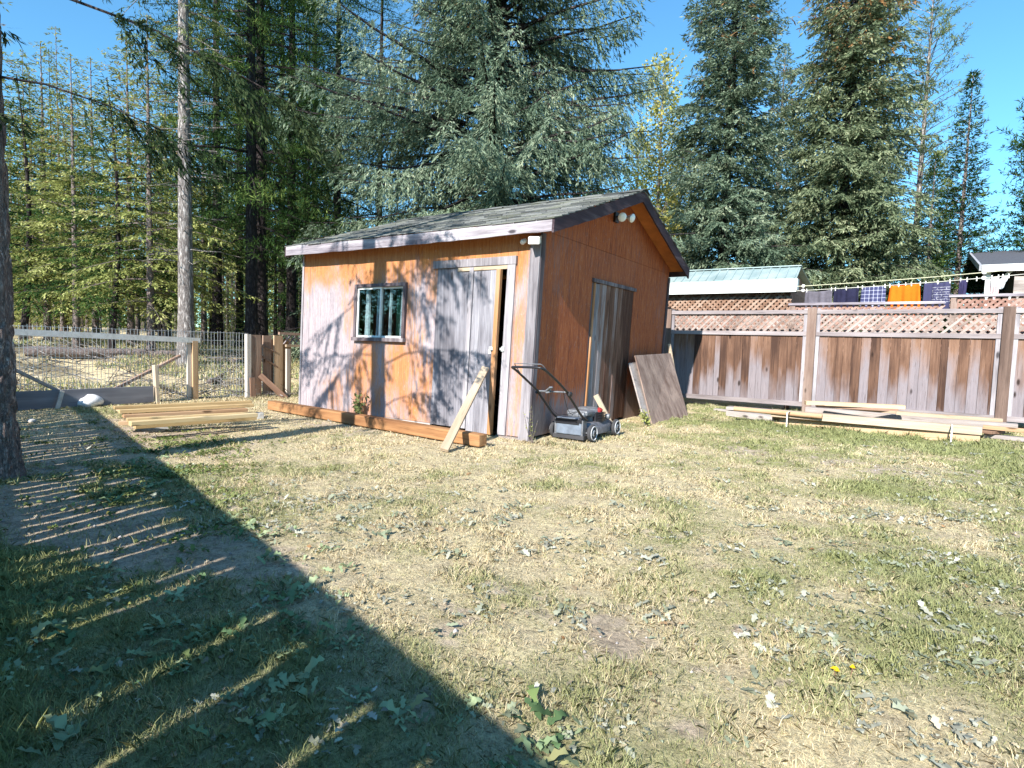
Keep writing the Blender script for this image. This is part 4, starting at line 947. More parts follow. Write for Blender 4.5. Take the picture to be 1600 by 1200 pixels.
for z in (.3, 1.02, HT - .10):
    MB().bar(start + nfe * .04 + Vector((0, 0, z)), start + dfe * Lf + nfe * .04 + Vector((0, 0, z)), .05, .14 if z > 1.5 else .09).build('rail', M['brown_board'], tfe)
for k in range(6):
    p = start + dfe * (k * 2.45) - nfe * .07; MB().bar(p, p + Vector((0, 0, HT + .03)), .1, .1, up=nfe).build('post', M['brown_board_z'], tfe)

# ================================================================== lawn mower
mw = empty('lawn_mower', (.31, .78, 0), 'old grey push lawn mower with black folding handle parked by the gable wall', 'lawn mower')
M['mower_deck'] = plain('mower_deck_paint', (.15, .15, .17), .5, .2, .4, .2, 14); M['mower_blue'] = plain('mower_blue_grey', (.165, .20, .255), .5, 0, .4, .15, 10)
M['mower_grey'] = plain('engine_grey', (.17, .18, .20), .45, .1, .4, .2, 20); M['red'] = plain('red_cap', (.30, .03, .03), .4); M['tyre'] = plain('tyre_rubber', (.05, .05, .055), .8); M['rim'] = plain('pale_rim', (.50, .51, .54), .5, 0, .4, .1)
poly = [(.14, .46), (.48, .46), (.53, .60), (.53, 1.14), (.46, 1.30), (.16, 1.30), (.09, 1.14), (.09, .60)]
def ring(z, k): return [(.31 + (x - .31) * k, .88 + (y - .88) * k, z) for x, y in poly]
dk = MB(); rs = [ring(.06, 1.0), ring(.125, .99), ring(.15, .95), ring(.195, .80), ring(.20, .5)]; V = sum(rs, []); n = 8
dk.add(V, [(i * n + k, i * n + (k + 1) % n, (i + 1) * n + (k + 1) % n, (i + 1) * n + k) for i in range(4) for k in range(n)] + [tuple(4 * n + k for k in range(n))], .5)
dk.build('deck', M['mower_deck'], mw, smooth=True)
MB().box(.085, .50, .365, .45, .02, .065).build('rear_flap', M['tyre'], mw)
bx = MB().box(.13, .465, .36, .50, .07, .27).build('rear_chute', M['mower_blue'], mw, bevel=.012)
MB().box(.125, .47, .352, .37, .215, .262).box(.44, .47, .352, .50, .262, .28).box(.12, .44, .35, .37, .195, .212).build('chute_flap', M['black'], bx, bevel=.004)
MB().box(.455, .485, .37, .47, .06, .25).build('bracket', M['mower_grey'], bx); MB().box(.105, .135, .37, .47, .06, .25).build('bracket', M['mower_grey'], bx)
eng = MB().lathe((.31, .86, .18), (0, 0, 1), [(0, .13), (.07, .13), (.085, .145), (.10, .15), (.16, .145), (.18, .12), (.187, .05)], 24).build('engine', M['mower_grey'], mw, smooth=True)
MB().box(.16, .44, .56, .80, .275, .345).box(.19, .42, .52, .58, .26, .325).build('engine_cover', M['mower_grey'], eng, bevel=.022)
fm = MB()
for k in range(6): fm.box(.39, .52, .80, .93, .205 + k * .02, .214 + k * .02)
fm.box(.37, .46, .78, .95, .20, .31).build('cooling_fins', M['black'], eng)
MB().lathe((.455, .86, .315), (.5, .1, 1), [(0, .03), (.02, .034), (.045, .034), (.052, .02)], 16).build('fuel_cap', M['red'], eng, smooth=True)
MB().lathe((.49, .99, .25), (1, .2, 0), [(0, .035), (.05, .035), (.055, .02)], 12).build('muffler', M['mower_grey'], eng, smooth=True)
wheel0 = MB().lathe((-.025, 0, 0), (1, 0, 0), [(0, .070), (.004, .088), (.014, .096), (.036, .096), (.046, .088), (.05, .070)], 28)
def wheel(x, y, s):
    w = MB().lathe((x - .024, y, .102), (1, 0, 0), [(0, .07), (.002, .094), (.012, .104), (.036, .104), (.046, .094), (.048, .07)], 28).build('wheel', M['tyre'], mw, smooth=True)
    MB().lathe((x - s * .006, y, .102), (s, 0, 0), [(0, .086), (.034, .086), (.037, .080), (.028, .072), (.026, .040), (.034, .034), (.038, .012)], 28).build('rim', M['rim'], w, smooth=True)
    MB().lathe((x + s * .026, y, .102), (s, 0, 0), [(0, .028), (.012, .024), (.014, .010)], 16).build('hub_cap', M['tyre'], w, smooth=True)
wheel(.565, .46, 1); wheel(.560, 1.16, 1); wheel(.06, .46, -1); wheel(.06, 1.16, -1)
MB().tube([(.03, .46, .095), (.56, .46, .095)], .009, 8).tube([(.03, 1.16, .095), (.56, 1.16, .095)], .009, 8).build('axle', M['mower_grey'], mw)
hb = MB(); r_ = .0135
def smooth_path(pts, n=6):
    P = [Vector(p) for p in pts]; out = []
    for i in range(len(P) - 1):
        p0, p1, p2, p3 = P[max(i - 1, 0)], P[i], P[i + 1], P[min(i + 2, len(P) - 1)]
        for k in range(n):
            t = k / n; out.append(.5 * ((2 * p1) + (-p0 + p2) * t + (2 * p0 - 5 * p1 + 4 * p2 - p3) * t * t + (-p0 + 3 * p1 - 3 * p2 + p3) * t ** 3))
    return out + [P[-1]]
L_ = [(.12, .45, .24), (.115, .30, .31), (.11, .10, .47), (.11, -.06, .59)]; R_ = [(x + .385, y - .01, z + .01) for x, y, z in L_]
hb.tube(smooth_path(L_), r_, 10).tube(smooth_path(R_), r_, 10); hb.build('lower_handle', M['black'], mw, smooth=True)
top = [(.122, -.03, .575), (.12, -.30, .72), (.118, -.53, .84), (.125, -.62, .875), (.16, -.645, .885), (.31, -.65, .89), (.46, -.645, .89), (.495, -.615, .88), (.50, -.53, .845), (.505, -.30, .73), (.505, -.04, .585)]
ho = MB().tube(smooth_path(top, 5), r_, 10).build('upper_handle', M['black'], mw, smooth=True)
MB().tube(smooth_path([(.135, -.46, .80), (.14, -.60, .91), (.20, -.635, .925), (.42, -.635, .925), (.48, -.60, .915), (.485, -.46, .81)], 5), .005, 8).build('bail_bar', M['mower_grey'], ho, smooth=True)
MB().tube([(.12, -.06, .60), (.505, -.07, .61)], .009, 8).build('cross_bar', M['mower_grey'], ho)
MB().bar((.24, -.08, .61), (.33, -.14, .66), .035, .02).bar((.23, -.07, .60), (.28, -.07, .61), .05, .04).build('throttle_lever', M['mower_grey'], ho, bevel=.004)
for x in (.10, .525): MB().lathe((x, -.05, .59), (1 if x > .3 else -1, 0, 0), [(-.01, .02), (.01, .028), (.02, .012)], 12).bar((x, -.08, .60), (x, -.02, .58), .02, .045).build('wing_knob', M['black'], ho)
MB().tube(smooth_path([(.47, -.12, .62), (.44, .05, .42), (.40, .25, .33), (.33, .55, .34)]), .0035, 6).tube(smooth_path([(.26, -.08, .60), (.20, .05, .45), (.2, .3, .30), (.3, .55, .33)]), .003, 6).build('cable', M['black'], mw)
MB().bar((.50, -.04, .59), (.49, .02, .57), .03, .03).build('clamp', M['black'], ho)

# ================================================================== trees
def unit(v): return v / np.maximum(np.linalg.norm(v, axis=-1, keepdims=True), 1e-9)
def tree_arrays(seed, H, Rr, z0, tr=.16, nb=None, droop=.35, up0=-.15, up1=.7, card=(.11, .045), tsp=.085, csp=.055, tw=.42, prof=.85, hang=.25, style='spruce', smin=.12, gap=.0, lump=.25, side=None, brown=0.0, minL=.25, dead=0, bend=.0, keep=None, curl=.25, fine=None):
    """a conifer as a tapered trunk, whorls of limbs, twigs along them and needle sprays along the twigs"""
    fine = fine or {'spruce': .60, 'pine': .70}.get(style, 1); csp = csp * fine * 1.12; card = (card[0] * .8, card[1] * fine * .82) if fine < 1 else card
    g = np.random.default_rng(seed); nb = nb or int((H - z0) * 17)
    zb = z0 + (H - z0) * (np.arange(nb) + g.random(nb)) / nb
    az = np.arange(nb) * 2.39996 + g.normal(0, .35, nb); t = (zb - z0) / (H - z0)
    lob = 1 + lump * np.sin(az * 2 + zb * 1.3 + seed) * g.uniform(.3, 1.2, nb) + g.normal(0, .16, nb)
    L = np.maximum(Rr * (1 - t) ** prof * np.clip(lob, .35, 1.5) * np.minimum(1, .55 + t * 4), minL * (1.05 - t))
    if side is not None: L *= 1 + .5 * np.cos(az - side)
    if gap: L *= np.where(g.random(nb) < gap, .25, 1)
    if keep is not None: k_ = keep(zb, az, g); zb, az, L, t = zb[k_], az[k_], L[k_], t[k_]; nb = len(zb)
    e0 = up0 + (up1 - up0) * t + g.normal(0, .08, nb); dr = droop * (1 - .55 * t) * g.uniform(.6, 1.4, nb)
    cx = bend * np.sin(zb / H * 3.0); d = np.stack([np.cos(az), np.sin(az), 0 * az], 1); pp = np.stack([-np.sin(az), np.cos(az), 0 * az], 1)
    btone = g.normal(0, .13, nb)
    def pos(i, s):
        q = d[i] * (L[i] * s)[:, None]; q[:, 2] = L[i] * (e0[i] * s - dr[i] * s * s + curl * dr[i] * s ** 4); q[:, 2] += zb[i]; q[:, 0] += cx[i]; return q
    def slope(i, s): return e0[i] - 2 * dr[i] * s + 4 * curl * dr[i] * s ** 3
    ntw = np.maximum((L * (1 - smin) / tsp * 2).astype(int), 5); ti = np.repeat(np.arange(nb), ntw); T = len(ti)
    s = smin + (1 - smin) * g.random(T) ** .85; sg = np.where(g.random(T) < .5, -1, 1); P0 = pos(ti, s)
    tl = np.minimum(tw * L[ti] * (1.12 - s) ** .75 * g.uniform(.5, 1.2, T) + .06, .9)
    ang = g.uniform(.5, 1.15, T); tv = d[ti] * np.cos(ang)[:, None] + pp[ti] * (sg * np.sin(ang))[:, None]; tv[:, 2] = slope(ti, s) * .7 - hang * g.uniform(.2, 1.7, T); tv = unit(tv)
    if style == 'pine': tv[:, 2] += .5 * g.random(T); tv = unit(tv)
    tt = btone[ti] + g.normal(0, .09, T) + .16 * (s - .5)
    nc = np.maximum((tl / csp).astype(int), 2); ci = np.repeat(np.arange(T), nc); C = len(ci); r = g.random(C)
    drp = -.22 * hang * tl[ci] * r * r
    P = P0[ci] + tv[ci] * (tl[ci] * r)[:, None]; P[:, 2] += drp; P += g.normal(0, .012, (C, 3))
    if style == 'pine': a = unit(tv[ci] * .6 + g.normal(0, .75, (C, 3)) + np.array([0, 0, .25])); cl, cw = card[0] * 1.1, card[1] * .8
    elif style == 'leaf': a = unit(g.normal(0, 1, (C, 3))); cl, cw = card
    else: a = unit(tv[ci] + g.normal(0, .33, (C, 3)) + np.array([0, 0, -.10])); cl, cw = card
    nn = unit(g.normal(0, .55, (C, 3)) + np.array([0, 0, 1.0])); b = unit(np.cross(a, nn)); ln = cl * g.uniform(.6, 1.35, C)[:, None]; wd = cw * g.uniform(.6, 1.3, C)[:, None]
    V = np.stack([P, P + a * ln * .45 + b * wd * .5, P + a * ln, P + a * ln * .45 - b * wd * .5], 1).reshape(-1, 3)
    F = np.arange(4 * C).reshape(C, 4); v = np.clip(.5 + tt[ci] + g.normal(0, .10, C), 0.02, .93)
    if brown: br = (g.random(T) < brown * sstep(.45, .8, (P0[:, 2] / H)))[ci]; v = np.where(br, .99, v)
    print('tree', seed, C)
    # wood
    W = MB(); hs = np.linspace(0, 1, 14); W.tube([(bend * math.sin(h * 3.0), 0, H * h - .35 * (h == 0)) for h in hs], [max(.012, tr * (1 - h) ** .8 * (1.35 if h == 0 else 1)) for h in hs], 12, .5)
    return dict(V=V, F=F, v=v, wood=W, zb=zb, az=az, L=L, pos=pos, nb=nb, tr=tr, H=H, g=g, P0=P0, tv=tv, tl=tl, cx=cx)
def limbs(T, n=3, rmin=.008, k=.016, every=1, twigs=False):
    W = T['wood']
    for i in range(0, T['nb'], every):
        if T['L'][i] < .35: continue
        ss = np.linspace(0, 1, 5); pts = T['pos'](np.full(5, i), ss); pts[0] = [T['cx'][i], 0, T['zb'][i]]
        W.tube([tuple(p) for p in pts], [max(rmin * (1 - .7 * s), k * T['L'][i] ** .8 * (1 - s * .85)) for s in ss], n, .5, cap=False)
def make_tree(name, T, mat, bark, label, group=None, cat='tree', loc=(0, 0, 0), rot=0, scale=1, parent_only=False):
    e = empty(name, (0, 0, 0), label, cat, group)
    wo = T['wood'].build('trunk', bark, e, smooth=True)
    np_mesh('crown', T['V'], T['F'], mat, e, attrs={'v': T['v']})
    place(e, loc, rot, scale); return e
def place(e, loc, rot=0, scale=1, lean_=(0, 0)):
    e.location = (loc[0], loc[1], hz(loc[0], loc[1]) - .02); e.rotation_euler = (lean_[0], lean_[1], rot); e.scale = (scale,) * 3 if not isinstance(scale, tuple) else scale

# --- the big tree at the picture's edge, whose crown shades the shed front
x0, y0 = -2.095, -4.335
bt = empty('edge_tree', (x0, y0, 0), 'thick rough barked conifer trunk close to the camera at the lawn corner', 'tree')
n, k = 72, 190; zz = np.concatenate([np.linspace(-.15, 1.2, 90), np.linspace(1.22, 11, 100)]); A_, Z_ = np.meshgrid(np.arange(n) * 2 * np.pi / n, zz)
rad = (.162 - .010 * Z_) * (1 + .55 * np.exp(-(Z_ + .15) / .16) * (1 + .30 * np.sin(A_ * 5 + 1))) ; rad = np.maximum(rad, .03)
ri = fbm(A_ * 5.5 + np.sin(Z_ * 2) * .3, Z_ * 5.5, 5, 4); rj = fbm(A_ * 14, Z_ * 14, 8, 3); seam = np.abs(ri - .5) * 2
wrap = .5 - .5 * np.cos(A_); rad = rad + (.030 * np.minimum(seam * 3, 1) + .012 * rj - .02)
off_x = .012 * np.sin(Z_ * 1.3); off_y = 0 * Z_
V = np.stack([x0 + off_x + rad * np.cos(A_), y0 + off_y + rad * np.sin(A_), Z_], -1).reshape(-1, 3); i = np.arange(n * k).reshape(k, n); j = np.roll(i, -1, 1)
F = np.stack([i[:-1].ravel(), j[:-1].ravel(), j[1:].ravel(), i[1:].ravel()], 1)
np_mesh('trunk', V, F, M['bark'], bt, smooth=True)
T = tree_arrays(77, 11, 1.75, 2.55, nb=70, droop=.42, up0=.02, up1=.5, card=(.085, .030), tsp=.075, csp=.014, tw=.42, prof=.6, hang=.7, lump=.6, smin=.35, gap=.15)
W = T['wood']; W.v, W.f, W.t = [], [], []; limbs(T, 5, .006, .007)
W.v = [(p[0] + x0, p[1] + y0, p[2]) for p in W.v]; W.build('limbs', M['bark_dark'], bt, smooth=True)
np_mesh('crown', T['V'] + np.array([x0, y0, 0]), T['F'], M['backlit_needles'], bt, attrs={'v': T['v']})

# --- large blue spruce behind the shed
T = tree_arrays(4, 17, 4.9, 1.6, tr=.26, nb=500, droop=.62, up0=.12, up1=.6, card=(.15, .058), tsp=.085, csp=.05, tw=.36, prof=.62, hang=.85, lump=.30, smin=.22, brown=.05, curl=.45, gap=.12)
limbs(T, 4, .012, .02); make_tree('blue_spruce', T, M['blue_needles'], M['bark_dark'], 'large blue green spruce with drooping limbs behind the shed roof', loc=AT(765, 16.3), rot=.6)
# --- spruces beyond the fence
T = tree_arrays(5, 18, 2.4, .2, tr=.22, nb=760, droop=.5, up0=.12, up1=.7, card=(.19, .085), tsp=.10, csp=.07, tw=.42, prof=.55, hang=.45, lump=.28, brown=.06)
limbs(T, 3, .012, .018, 2); make_tree('blue_spruce', T, M['blue_needles'], M['bark_dark'], 'dark blue spruce directly beyond the shed gable peak', loc=AT(1122, 22), rot=1)
T = tree_arrays(6, 20, 2.7, .2, tr=.24, nb=940, droop=.5, up0=.16, up1=.6, card=(.20, .09), tsp=.105, csp=.075, tw=.40, prof=.60, hang=.5, lump=.26, brown=.42)
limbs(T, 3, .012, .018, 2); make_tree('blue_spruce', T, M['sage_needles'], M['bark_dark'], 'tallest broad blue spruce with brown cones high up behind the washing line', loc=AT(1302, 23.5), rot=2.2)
T = tree_arrays(7, 16.0, 2.4, .3, tr=.18, nb=520, droop=.45, up0=.16, up1=.7, card=(.20, .09), tsp=.12, csp=.085, tw=.4, prof=.7, hang=.4, brown=.05)
limbs(T, 3, .012, .016, 2); t7 = make_tree('blue_spruce', T, M['blue_needles'], M['bark'], 'paler blue spruce set back between the two dark ones', loc=AT(1200, 32), rot=.4)
T = tree_arrays(8, 15.5, 1.9, 1.5, tr=.15, nb=240, droop=.25, up0=.25, up1=.9, card=(.19, .06), tsp=.12, csp=.05, tw=.34, prof=.35, hang=.05, style='pine', smin=.35, lump=.4, gap=.2)
limbs(T, 3, .012, .016); make_tree('sparse_pine', T, M['olive_needles'], M['bark_pale'], 'tall sparse pine with open crown beside the broad spruce', loc=AT(1418, 27), rot=.3)
T = tree_arrays(9, 10.9, 1.35, .3, tr=.12, nb=460, droop=.3, up0=.2, up1=1.0, card=(.18, .075), tsp=.11, csp=.07, tw=.4, prof=.8, hang=.2, lump=.3)
limbs(T, 3, .010, .014, 2); t9 = make_tree('slender_spruce', T, M['green_needles'], M['bark'], 'slender pointed spruce standing alone against the sky', loc=AT(1487, 26), rot=.3)
c = copy_tree(t9); c['label'] = 'short yellowish spruce tucked below the sparse pine'; place(c, AT(1440, 24.5), 2.1, (.85, .85, .72)); c.children[0].data = c.children[0].data
for ch in c.children:
    if ch.name.startswith('crown'): ch.data = ch.data.copy(); ch.data.materials[0] = M['green_needles']
c = copy_tree(t9); c['label'] = 'small spruce just behind the slender pointed one'; place(c, AT(1462, 31), 4.1, (.9, .9, .8))
c = copy_tree(t9); c['label'] = 'low spruce filling the space right of the broad blue spruce'; place(c, AT(1378, 26), 1.1, (1.1, 1.1, .62))
T = tree_arrays(10, 12.2, 1.8, .6, tr=.16, nb=430, droop=.25, up0=.15, up1=.8, card=(.20, .075), tsp=.12, csp=.06, tw=.36, prof=.6, hang=.15, style='pine', lump=.35, smin=.15)
limbs(T, 3, .010, .016, 2); t10 = make_tree('bushy_pine', T, M['green_needles'], M['bark'], 'bushy dark pine rising behind the neighbouring house roof', loc=AT(1610, 26), rot=.3, scale=.93)
c = copy_tree(t7); c['label'] = 'spruce farther back beyond the slender spruces'; place(c, AT(1352, 38), 3.0, .62)
# golden poplars
T = tree_arrays(12, 12.2, 1.7, 1.0, tr=.12, nb=260, droop=.0, up0=.9, up1=1.5, card=(.12, .10), tsp=.15, csp=.085, tw=.34, prof=.45, hang=-.3, style='leaf', lump=.35)
limbs(T, 3, .01, .014, 2); t12 = make_tree('golden_poplar', T, M['golden_leaves'], M['bark_pale'], 'tall golden green poplar glowing behind the shed peak', loc=AT(1018, 24), rot=.3)
c = copy_tree(t12); c['label'] = 'second golden poplar half hidden by the large blue spruce'; place(c, AT(985, 27), 2, .87)
c = copy_tree(t12); c['label'] = 'low pale poplar between gable peak and dark blue spruce'; place(c, AT(1052, 26), 4, (1, 1, .8))
c = copy_tree(t7); c['label'] = 'blue spruce low behind the poplars'; place(c, AT(1045, 31), 1.6, (1.1, 1.1, .66))

# --- left: big pale trunk, dark double trunk and woods
def dead_limbs(W, H, z0, z1, n, L, seed, sidea=None):
    g = random.Random(seed)
    for _ in range(n):
        z = g.uniform(z0, z1); a = g.uniform(0, 6.28) if sidea is None else sidea + g.gauss(0, .7); l = L * g.uniform(.4, 1.1); pts = [(0, 0, z)]
        for q in (.3, .65, 1): pts.append((math.cos(a + .25 * q) * l * q, math.sin(a + .25 * q) * l * q, z - l * .18 * q + l * .10 * q * q + g.uniform(-.05, .05)))
        W.tube(pts, [.018, .013, .008, .004], 4, .5, cap=False)
        for _k in range(3):
            q = g.uniform(.4, .95); p = Vector(pts[0]).lerp(Vector(pts[-1]), q); b = a + g.choice((-.8, .8)); W.tube([p, p + Vector((math.cos(b), math.sin(b), g.uniform(-.4, .2))) * l * .25], [.008, .003], 3, .5, cap=False)
T = tree_arrays(20, 21, 1.9, 8.5, tr=.215, nb=150, droop=.5, up0=-.1, up1=.4, card=(.15, .055), tsp=.10, csp=.075, prof=.5, hang=.4, gap=.3)
limbs(T, 3, .012, .018, 2); dead_limbs(T['wood'], 21, 3.0, 9.0, 46, 1.5, 4)
make_tree('pale_trunk_spruce', T, M['olive_needles'], M['bark_pale'], 'tall spruce with thick pale flaking trunk and bare dead limbs', loc=AT(291, 16.4), rot=.3, scale=.85)
T = tree_arrays(21, 19, 2.4, 3.2, tr=.17, nb=230, droop=.35, up0=-.15, up1=.5, card=(.16, .05), tsp=.11, csp=.065, tw=.36, prof=.45, hang=.3, style='pine', smin=.25, lump=.35, gap=.12)
limbs(T, 3, .012, .018, 2); t21 = make_tree('dark_pine', T, M['green_needles'], M['bark_dark'], 'dark straight pine trunk behind the board gate, the nearer one', loc=AT(393, 17.5), rot=.3)
c = copy_tree(t21); c['label'] = 'second dark pine trunk rising close beside the nearer one'; place(c, AT(407, 18.6), 2.4, (1, 1, 1.05))
for px, ds, sc, rt, lab in ((455, 20, 1.0, 1.0, 'bushy green pine just above the low end of the shed roof'), (525, 22, .98, 3.3, 'green pine behind the middle of the shed roof'), (340, 23, 1.0, 5.0, 'dark green pine between the pale trunk and the double trunk'), (590, 26, 1.0, 2.0, 'pine far behind the large blue spruce, over the shed window'), (440, 27, 1.0, 4.0, 'shaded pine farther back behind the bushy one'), (490, 30, 1.1, .2, 'distant pine over the low shed eave'), (375, 28, .95, 1.2, 'tall pine farther back between the trunks')):
    c = copy_tree(t21); c['label'] = lab; place(c, AT(px, ds), rt, sc)
T = tree_arrays(22, 8.6, 2.0, 1.3, tr=.10, nb=130, droop=.4, up0=.0, up1=.6, card=(.13, .05), tsp=.10, csp=.06, tw=.38, prof=.7, hang=.25, lump=.3, brown=.1, bend=.0, fine=.8)
limbs(T, 3, .010, .014, 2); t22 = make_tree('young_spruce', T, M['yellow_needles'], M['bark'], 'sunlit yellow green spruce left of the pale trunk', loc=AT(236, 18), rot=.3)
T = tree_arrays(23, 7.0, 1.9, 1.2, tr=.09, nb=120, droop=.4, up0=.0, up1=.6, card=(.13, .05), tsp=.10, csp=.06, tw=.38, prof=.7, hang=.25, lump=.3, bend=.22, fine=.8)
limbs(T, 3, .010, .014, 2); t23 = make_tree('crooked_spruce', T, M['green_needles'], M['bark_dark'], 'dark spruce with crooked stem behind the wire fence', loc=AT(172, 18.5), rot=1.2)
specs = [(205, 22, t22, 1.1, 'taller yellow green spruce behind the crooked one'), (262, 26, t22, 1.1, 'yellow green spruce farther back behind the pale trunk'), (120, 21, t22, .95, 'pale green young spruce near the edge tree'), (75, 24, t22, 1.1, 'pale green spruce behind the fence rail near the edge tree'), (35, 22, t23, 1.1, 'dark spruce beside the edge tree trunk'), (150, 27, t22, 1.2, 'yellowish spruce farther back near the crooked one'), (318, 30, t22, 1.1, 'small yellow green spruce deep between the trunks'), (430, 24, t23, .8, 'low dark spruce behind the board gate'), (100, 30, t23, 1.4, 'dark spruce deep in the wood'), (-30, 24, t22, 1.3, 'yellow green spruce beyond the edge tree')]
for px, ds, src, sc, lab in specs:
    c = copy_tree(src); c['label'] = lab; place(c, AT(px, ds), rr.uniform(0, 6), sc)
# dense wood of thin stems
T = tree_arrays(30, 12.5, 1.25, 4.2, tr=.075, nb=100, droop=.3, up0=-.2, up1=.5, card=(.17, .065), tsp=.14, csp=.09, tw=.4, prof=.6, hang=.2, gap=.15, fine=.8)
limbs(T, 3, .012, .014, 3); dead_limbs(T['wood'], 12, 1.0, 4.5, 14, .7, 3); f1 = make_tree('thin_conifer', T, M['yellow_needles'], M['bark'], 'thin conifer in the sunny wood beyond the wire fence', 'thin trees in the wood', loc=AT(215, 34))
T = tree_arrays(31, 14.0, 1.35, 3.6, tr=.085, nb=110, droop=.3, up0=-.2, up1=.5, card=(.17, .065), tsp=.14, csp=.09, tw=.4, prof=.5, hang=.2, style='pine', gap=.15, fine=.8)
limbs(T, 3, .012, .014, 3); dead_limbs(T['wood'], 12, 1.0, 4.0, 14, .7, 5); f2 = make_tree('thin_conifer', T, M['olive_needles'], M['bark_dark'], 'thin dark stemmed conifer in the wood beyond the wire fence', 'thin dark trees in the wood', loc=AT(330, 32))
T = tree_arrays(32, 5.2, 1.3, .3, tr=.05, nb=70, droop=.3, up0=.1, up1=.7, card=(.15, .06), tsp=.13, csp=.08, tw=.4, prof=.8, hang=.2, fine=.8)
limbs(T, 3, .012, .012, 3); f3 = make_tree('sapling', T, M['yellow_needles'], M['bark'], 'bushy sapling in the undergrowth of the wood', 'saplings in the wood', loc=AT(60, 33))
rf = random.Random(21)
def where(c, px, ds):
    spots = ((40, 'near the edge tree trunk'), (110, 'over the garden board'), (165, 'beside the crooked spruce'), (215, 'near the short whitened post'), (270, 'just before the pale trunk'), (320, 'above the tan fence post'), (380, 'between pale trunk and board gate'), (430, 'behind the board gate'), (480, 'at the low shed eave'), (700, 'behind the shed'))
    s = next((b for a, b in spots if px < a), 'behind the shed'); d = 'nearest' if ds < 31 else 'nearer' if ds < 38 else 'middling far' if ds < 46 else 'far' if ds < 54 else 'farthest'
    base = {'thin trees in the wood': 'thin sunlit conifer', 'thin dark trees in the wood': 'thin dark stemmed conifer', 'saplings in the wood': 'bushy sapling'}[c['group']]
    c['label'] = f'{base} {s}, {d} into the wood'; c['group'] = c['group'] + ' ' + s + ' ' + d
for k in range(128):
    px = rf.uniform(-120, 640); ds = rf.uniform(25, 62); src = f1 if (rf.random() < (.5 if px < 200 else .35)) else f2
    c = copy_tree(src); place(c, AT(px, ds), rf.uniform(0, 6), rf.uniform(.75, 1.15) * (1 if px > 330 else .88)); where(c, px, ds)
for k in range(46):
    px = rf.uniform(-120, 520); ds = rf.uniform(22, 55); c = copy_tree(f3); place(c, AT(px, ds), rf.uniform(0, 6), rf.uniform(.35, .95)); where(c, px, ds)
for k in range(26):
    px = rf.uniform(640, 1560); ds = rf.uniform(36, 60); src = f1 if rf.random() < .3 else f2
    c = copy_tree(src); wh = 'over the shed roof' if px < 960 else 'behind the golden poplars' if px < 1080 else 'over the metal roof' if px < 1243 else 'over the washing' if px < 1480 else 'over the house roof'; c['label'] = 'distant conifer ' + wh + ' behind the spruces'; c['group'] = 'distant trees ' + wh; place(c, AT(px, ds), rf.uniform(0, 6), rf.uniform(.6, .8) * (.55 if px > 1150 else 1))
tag(bpy.data.objects['thin_conifer.001'], None) if 'thin_conifer.001' in bpy.data.objects else None
V_ = []; v_ = []; gfw = np.random.default_rng(44)
for q in range(230):
    px = gfw.uniform(-300, 1750); ds = gfw.uniform(64, 96); X_, Y_ = AT(px, ds); h_ = gfw.uniform(9, 15) * (1 if 300 < px < 700 else .7 if px < 700 else .5); c_ = 620; tt_ = gfw.random(c_) ** 1.2; rr2 = (1.9 * (1 - tt_) + .15) * gfw.random(c_) ** .5; aa = gfw.uniform(0, 6.28, c_)
    P = np.stack([X_ + rr2 * np.cos(aa), Y_ + rr2 * np.sin(aa), hz(X_, Y_) + h_ * tt_ - .25 * rr2], 1); a_ = unit(np.stack([np.cos(aa), np.sin(aa), -.35 + 0 * aa], 1) + gfw.normal(0, .4, (c_, 3))); b_ = unit(np.cross(a_, gfw.normal(0, 1, (c_, 3)) + [0, 0, 1])); l_ = gfw.uniform(.35, .75, (c_, 1))
    V_.append(np.stack([P, P + a_ * l_ * .5 + b_ * l_ * .24, P + a_ * l_, P + a_ * l_ * .5 - b_ * l_ * .24], 1).reshape(-1, 3)); v_.append(np.clip(.5 + gfw.normal(0, .08) + gfw.normal(0, .14, c_), .02, .9))
V_ = np.concatenate(V_); tag(np_mesh('far_wood', V_, np.arange(len(V_)).reshape(-1, 4), M['yellow_needles'], attrs={'v': np.concatenate(v_)}), 'far sunlit conifer wood closing off the view between the trunks', 'wood', kind='stuff')
V_ = []; v_ = []
for q in range(110):
    X_, Y_ = CAM[0] - 125 + q * 1.7, -50 - gfw.uniform(0, 12); h_ = gfw.uniform(9, 14) * (1.25 if q < 50 else 1); c_ = 500; tt_ = gfw.random(c_) ** 1.2; rr2 = (2.2 * (1 - tt_) + .15) * gfw.random(c_) ** .5; aa = gfw.uniform(0, 6.28, c_)
    P = np.stack([X_ + rr2 * np.cos(aa), Y_ + rr2 * np.sin(aa), h_ * tt_ - .25 * rr2], 1); a_ = unit(np.stack([np.cos(aa), np.sin(aa), -.35 + 0 * aa], 1) + gfw.normal(0, .4, (c_, 3))); b_ = unit(np.cross(a_, gfw.normal(0, 1, (c_, 3)) + [0, 0, 1])); l_ = gfw.uniform(.5, 1.0, (c_, 1))
    V_.append(np.stack([P, P + a_ * l_ * .5 + b_ * l_ * .24, P + a_ * l_, P + a_ * l_ * .5 - b_ * l_ * .24], 1).reshape(-1, 3)); v_.append(np.clip(.5 + gfw.normal(0, .14, c_), .02, .9))
V_ = np.concatenate(V_); tag(np_mesh('far_wood', V_, np.arange(len(V_)).reshape(-1, 4), M['green_needles'], attrs={'v': np.concatenate(v_)}), 'dark conifer wood across the yard, mirrored in the shed window', 'wood', kind='stuff')
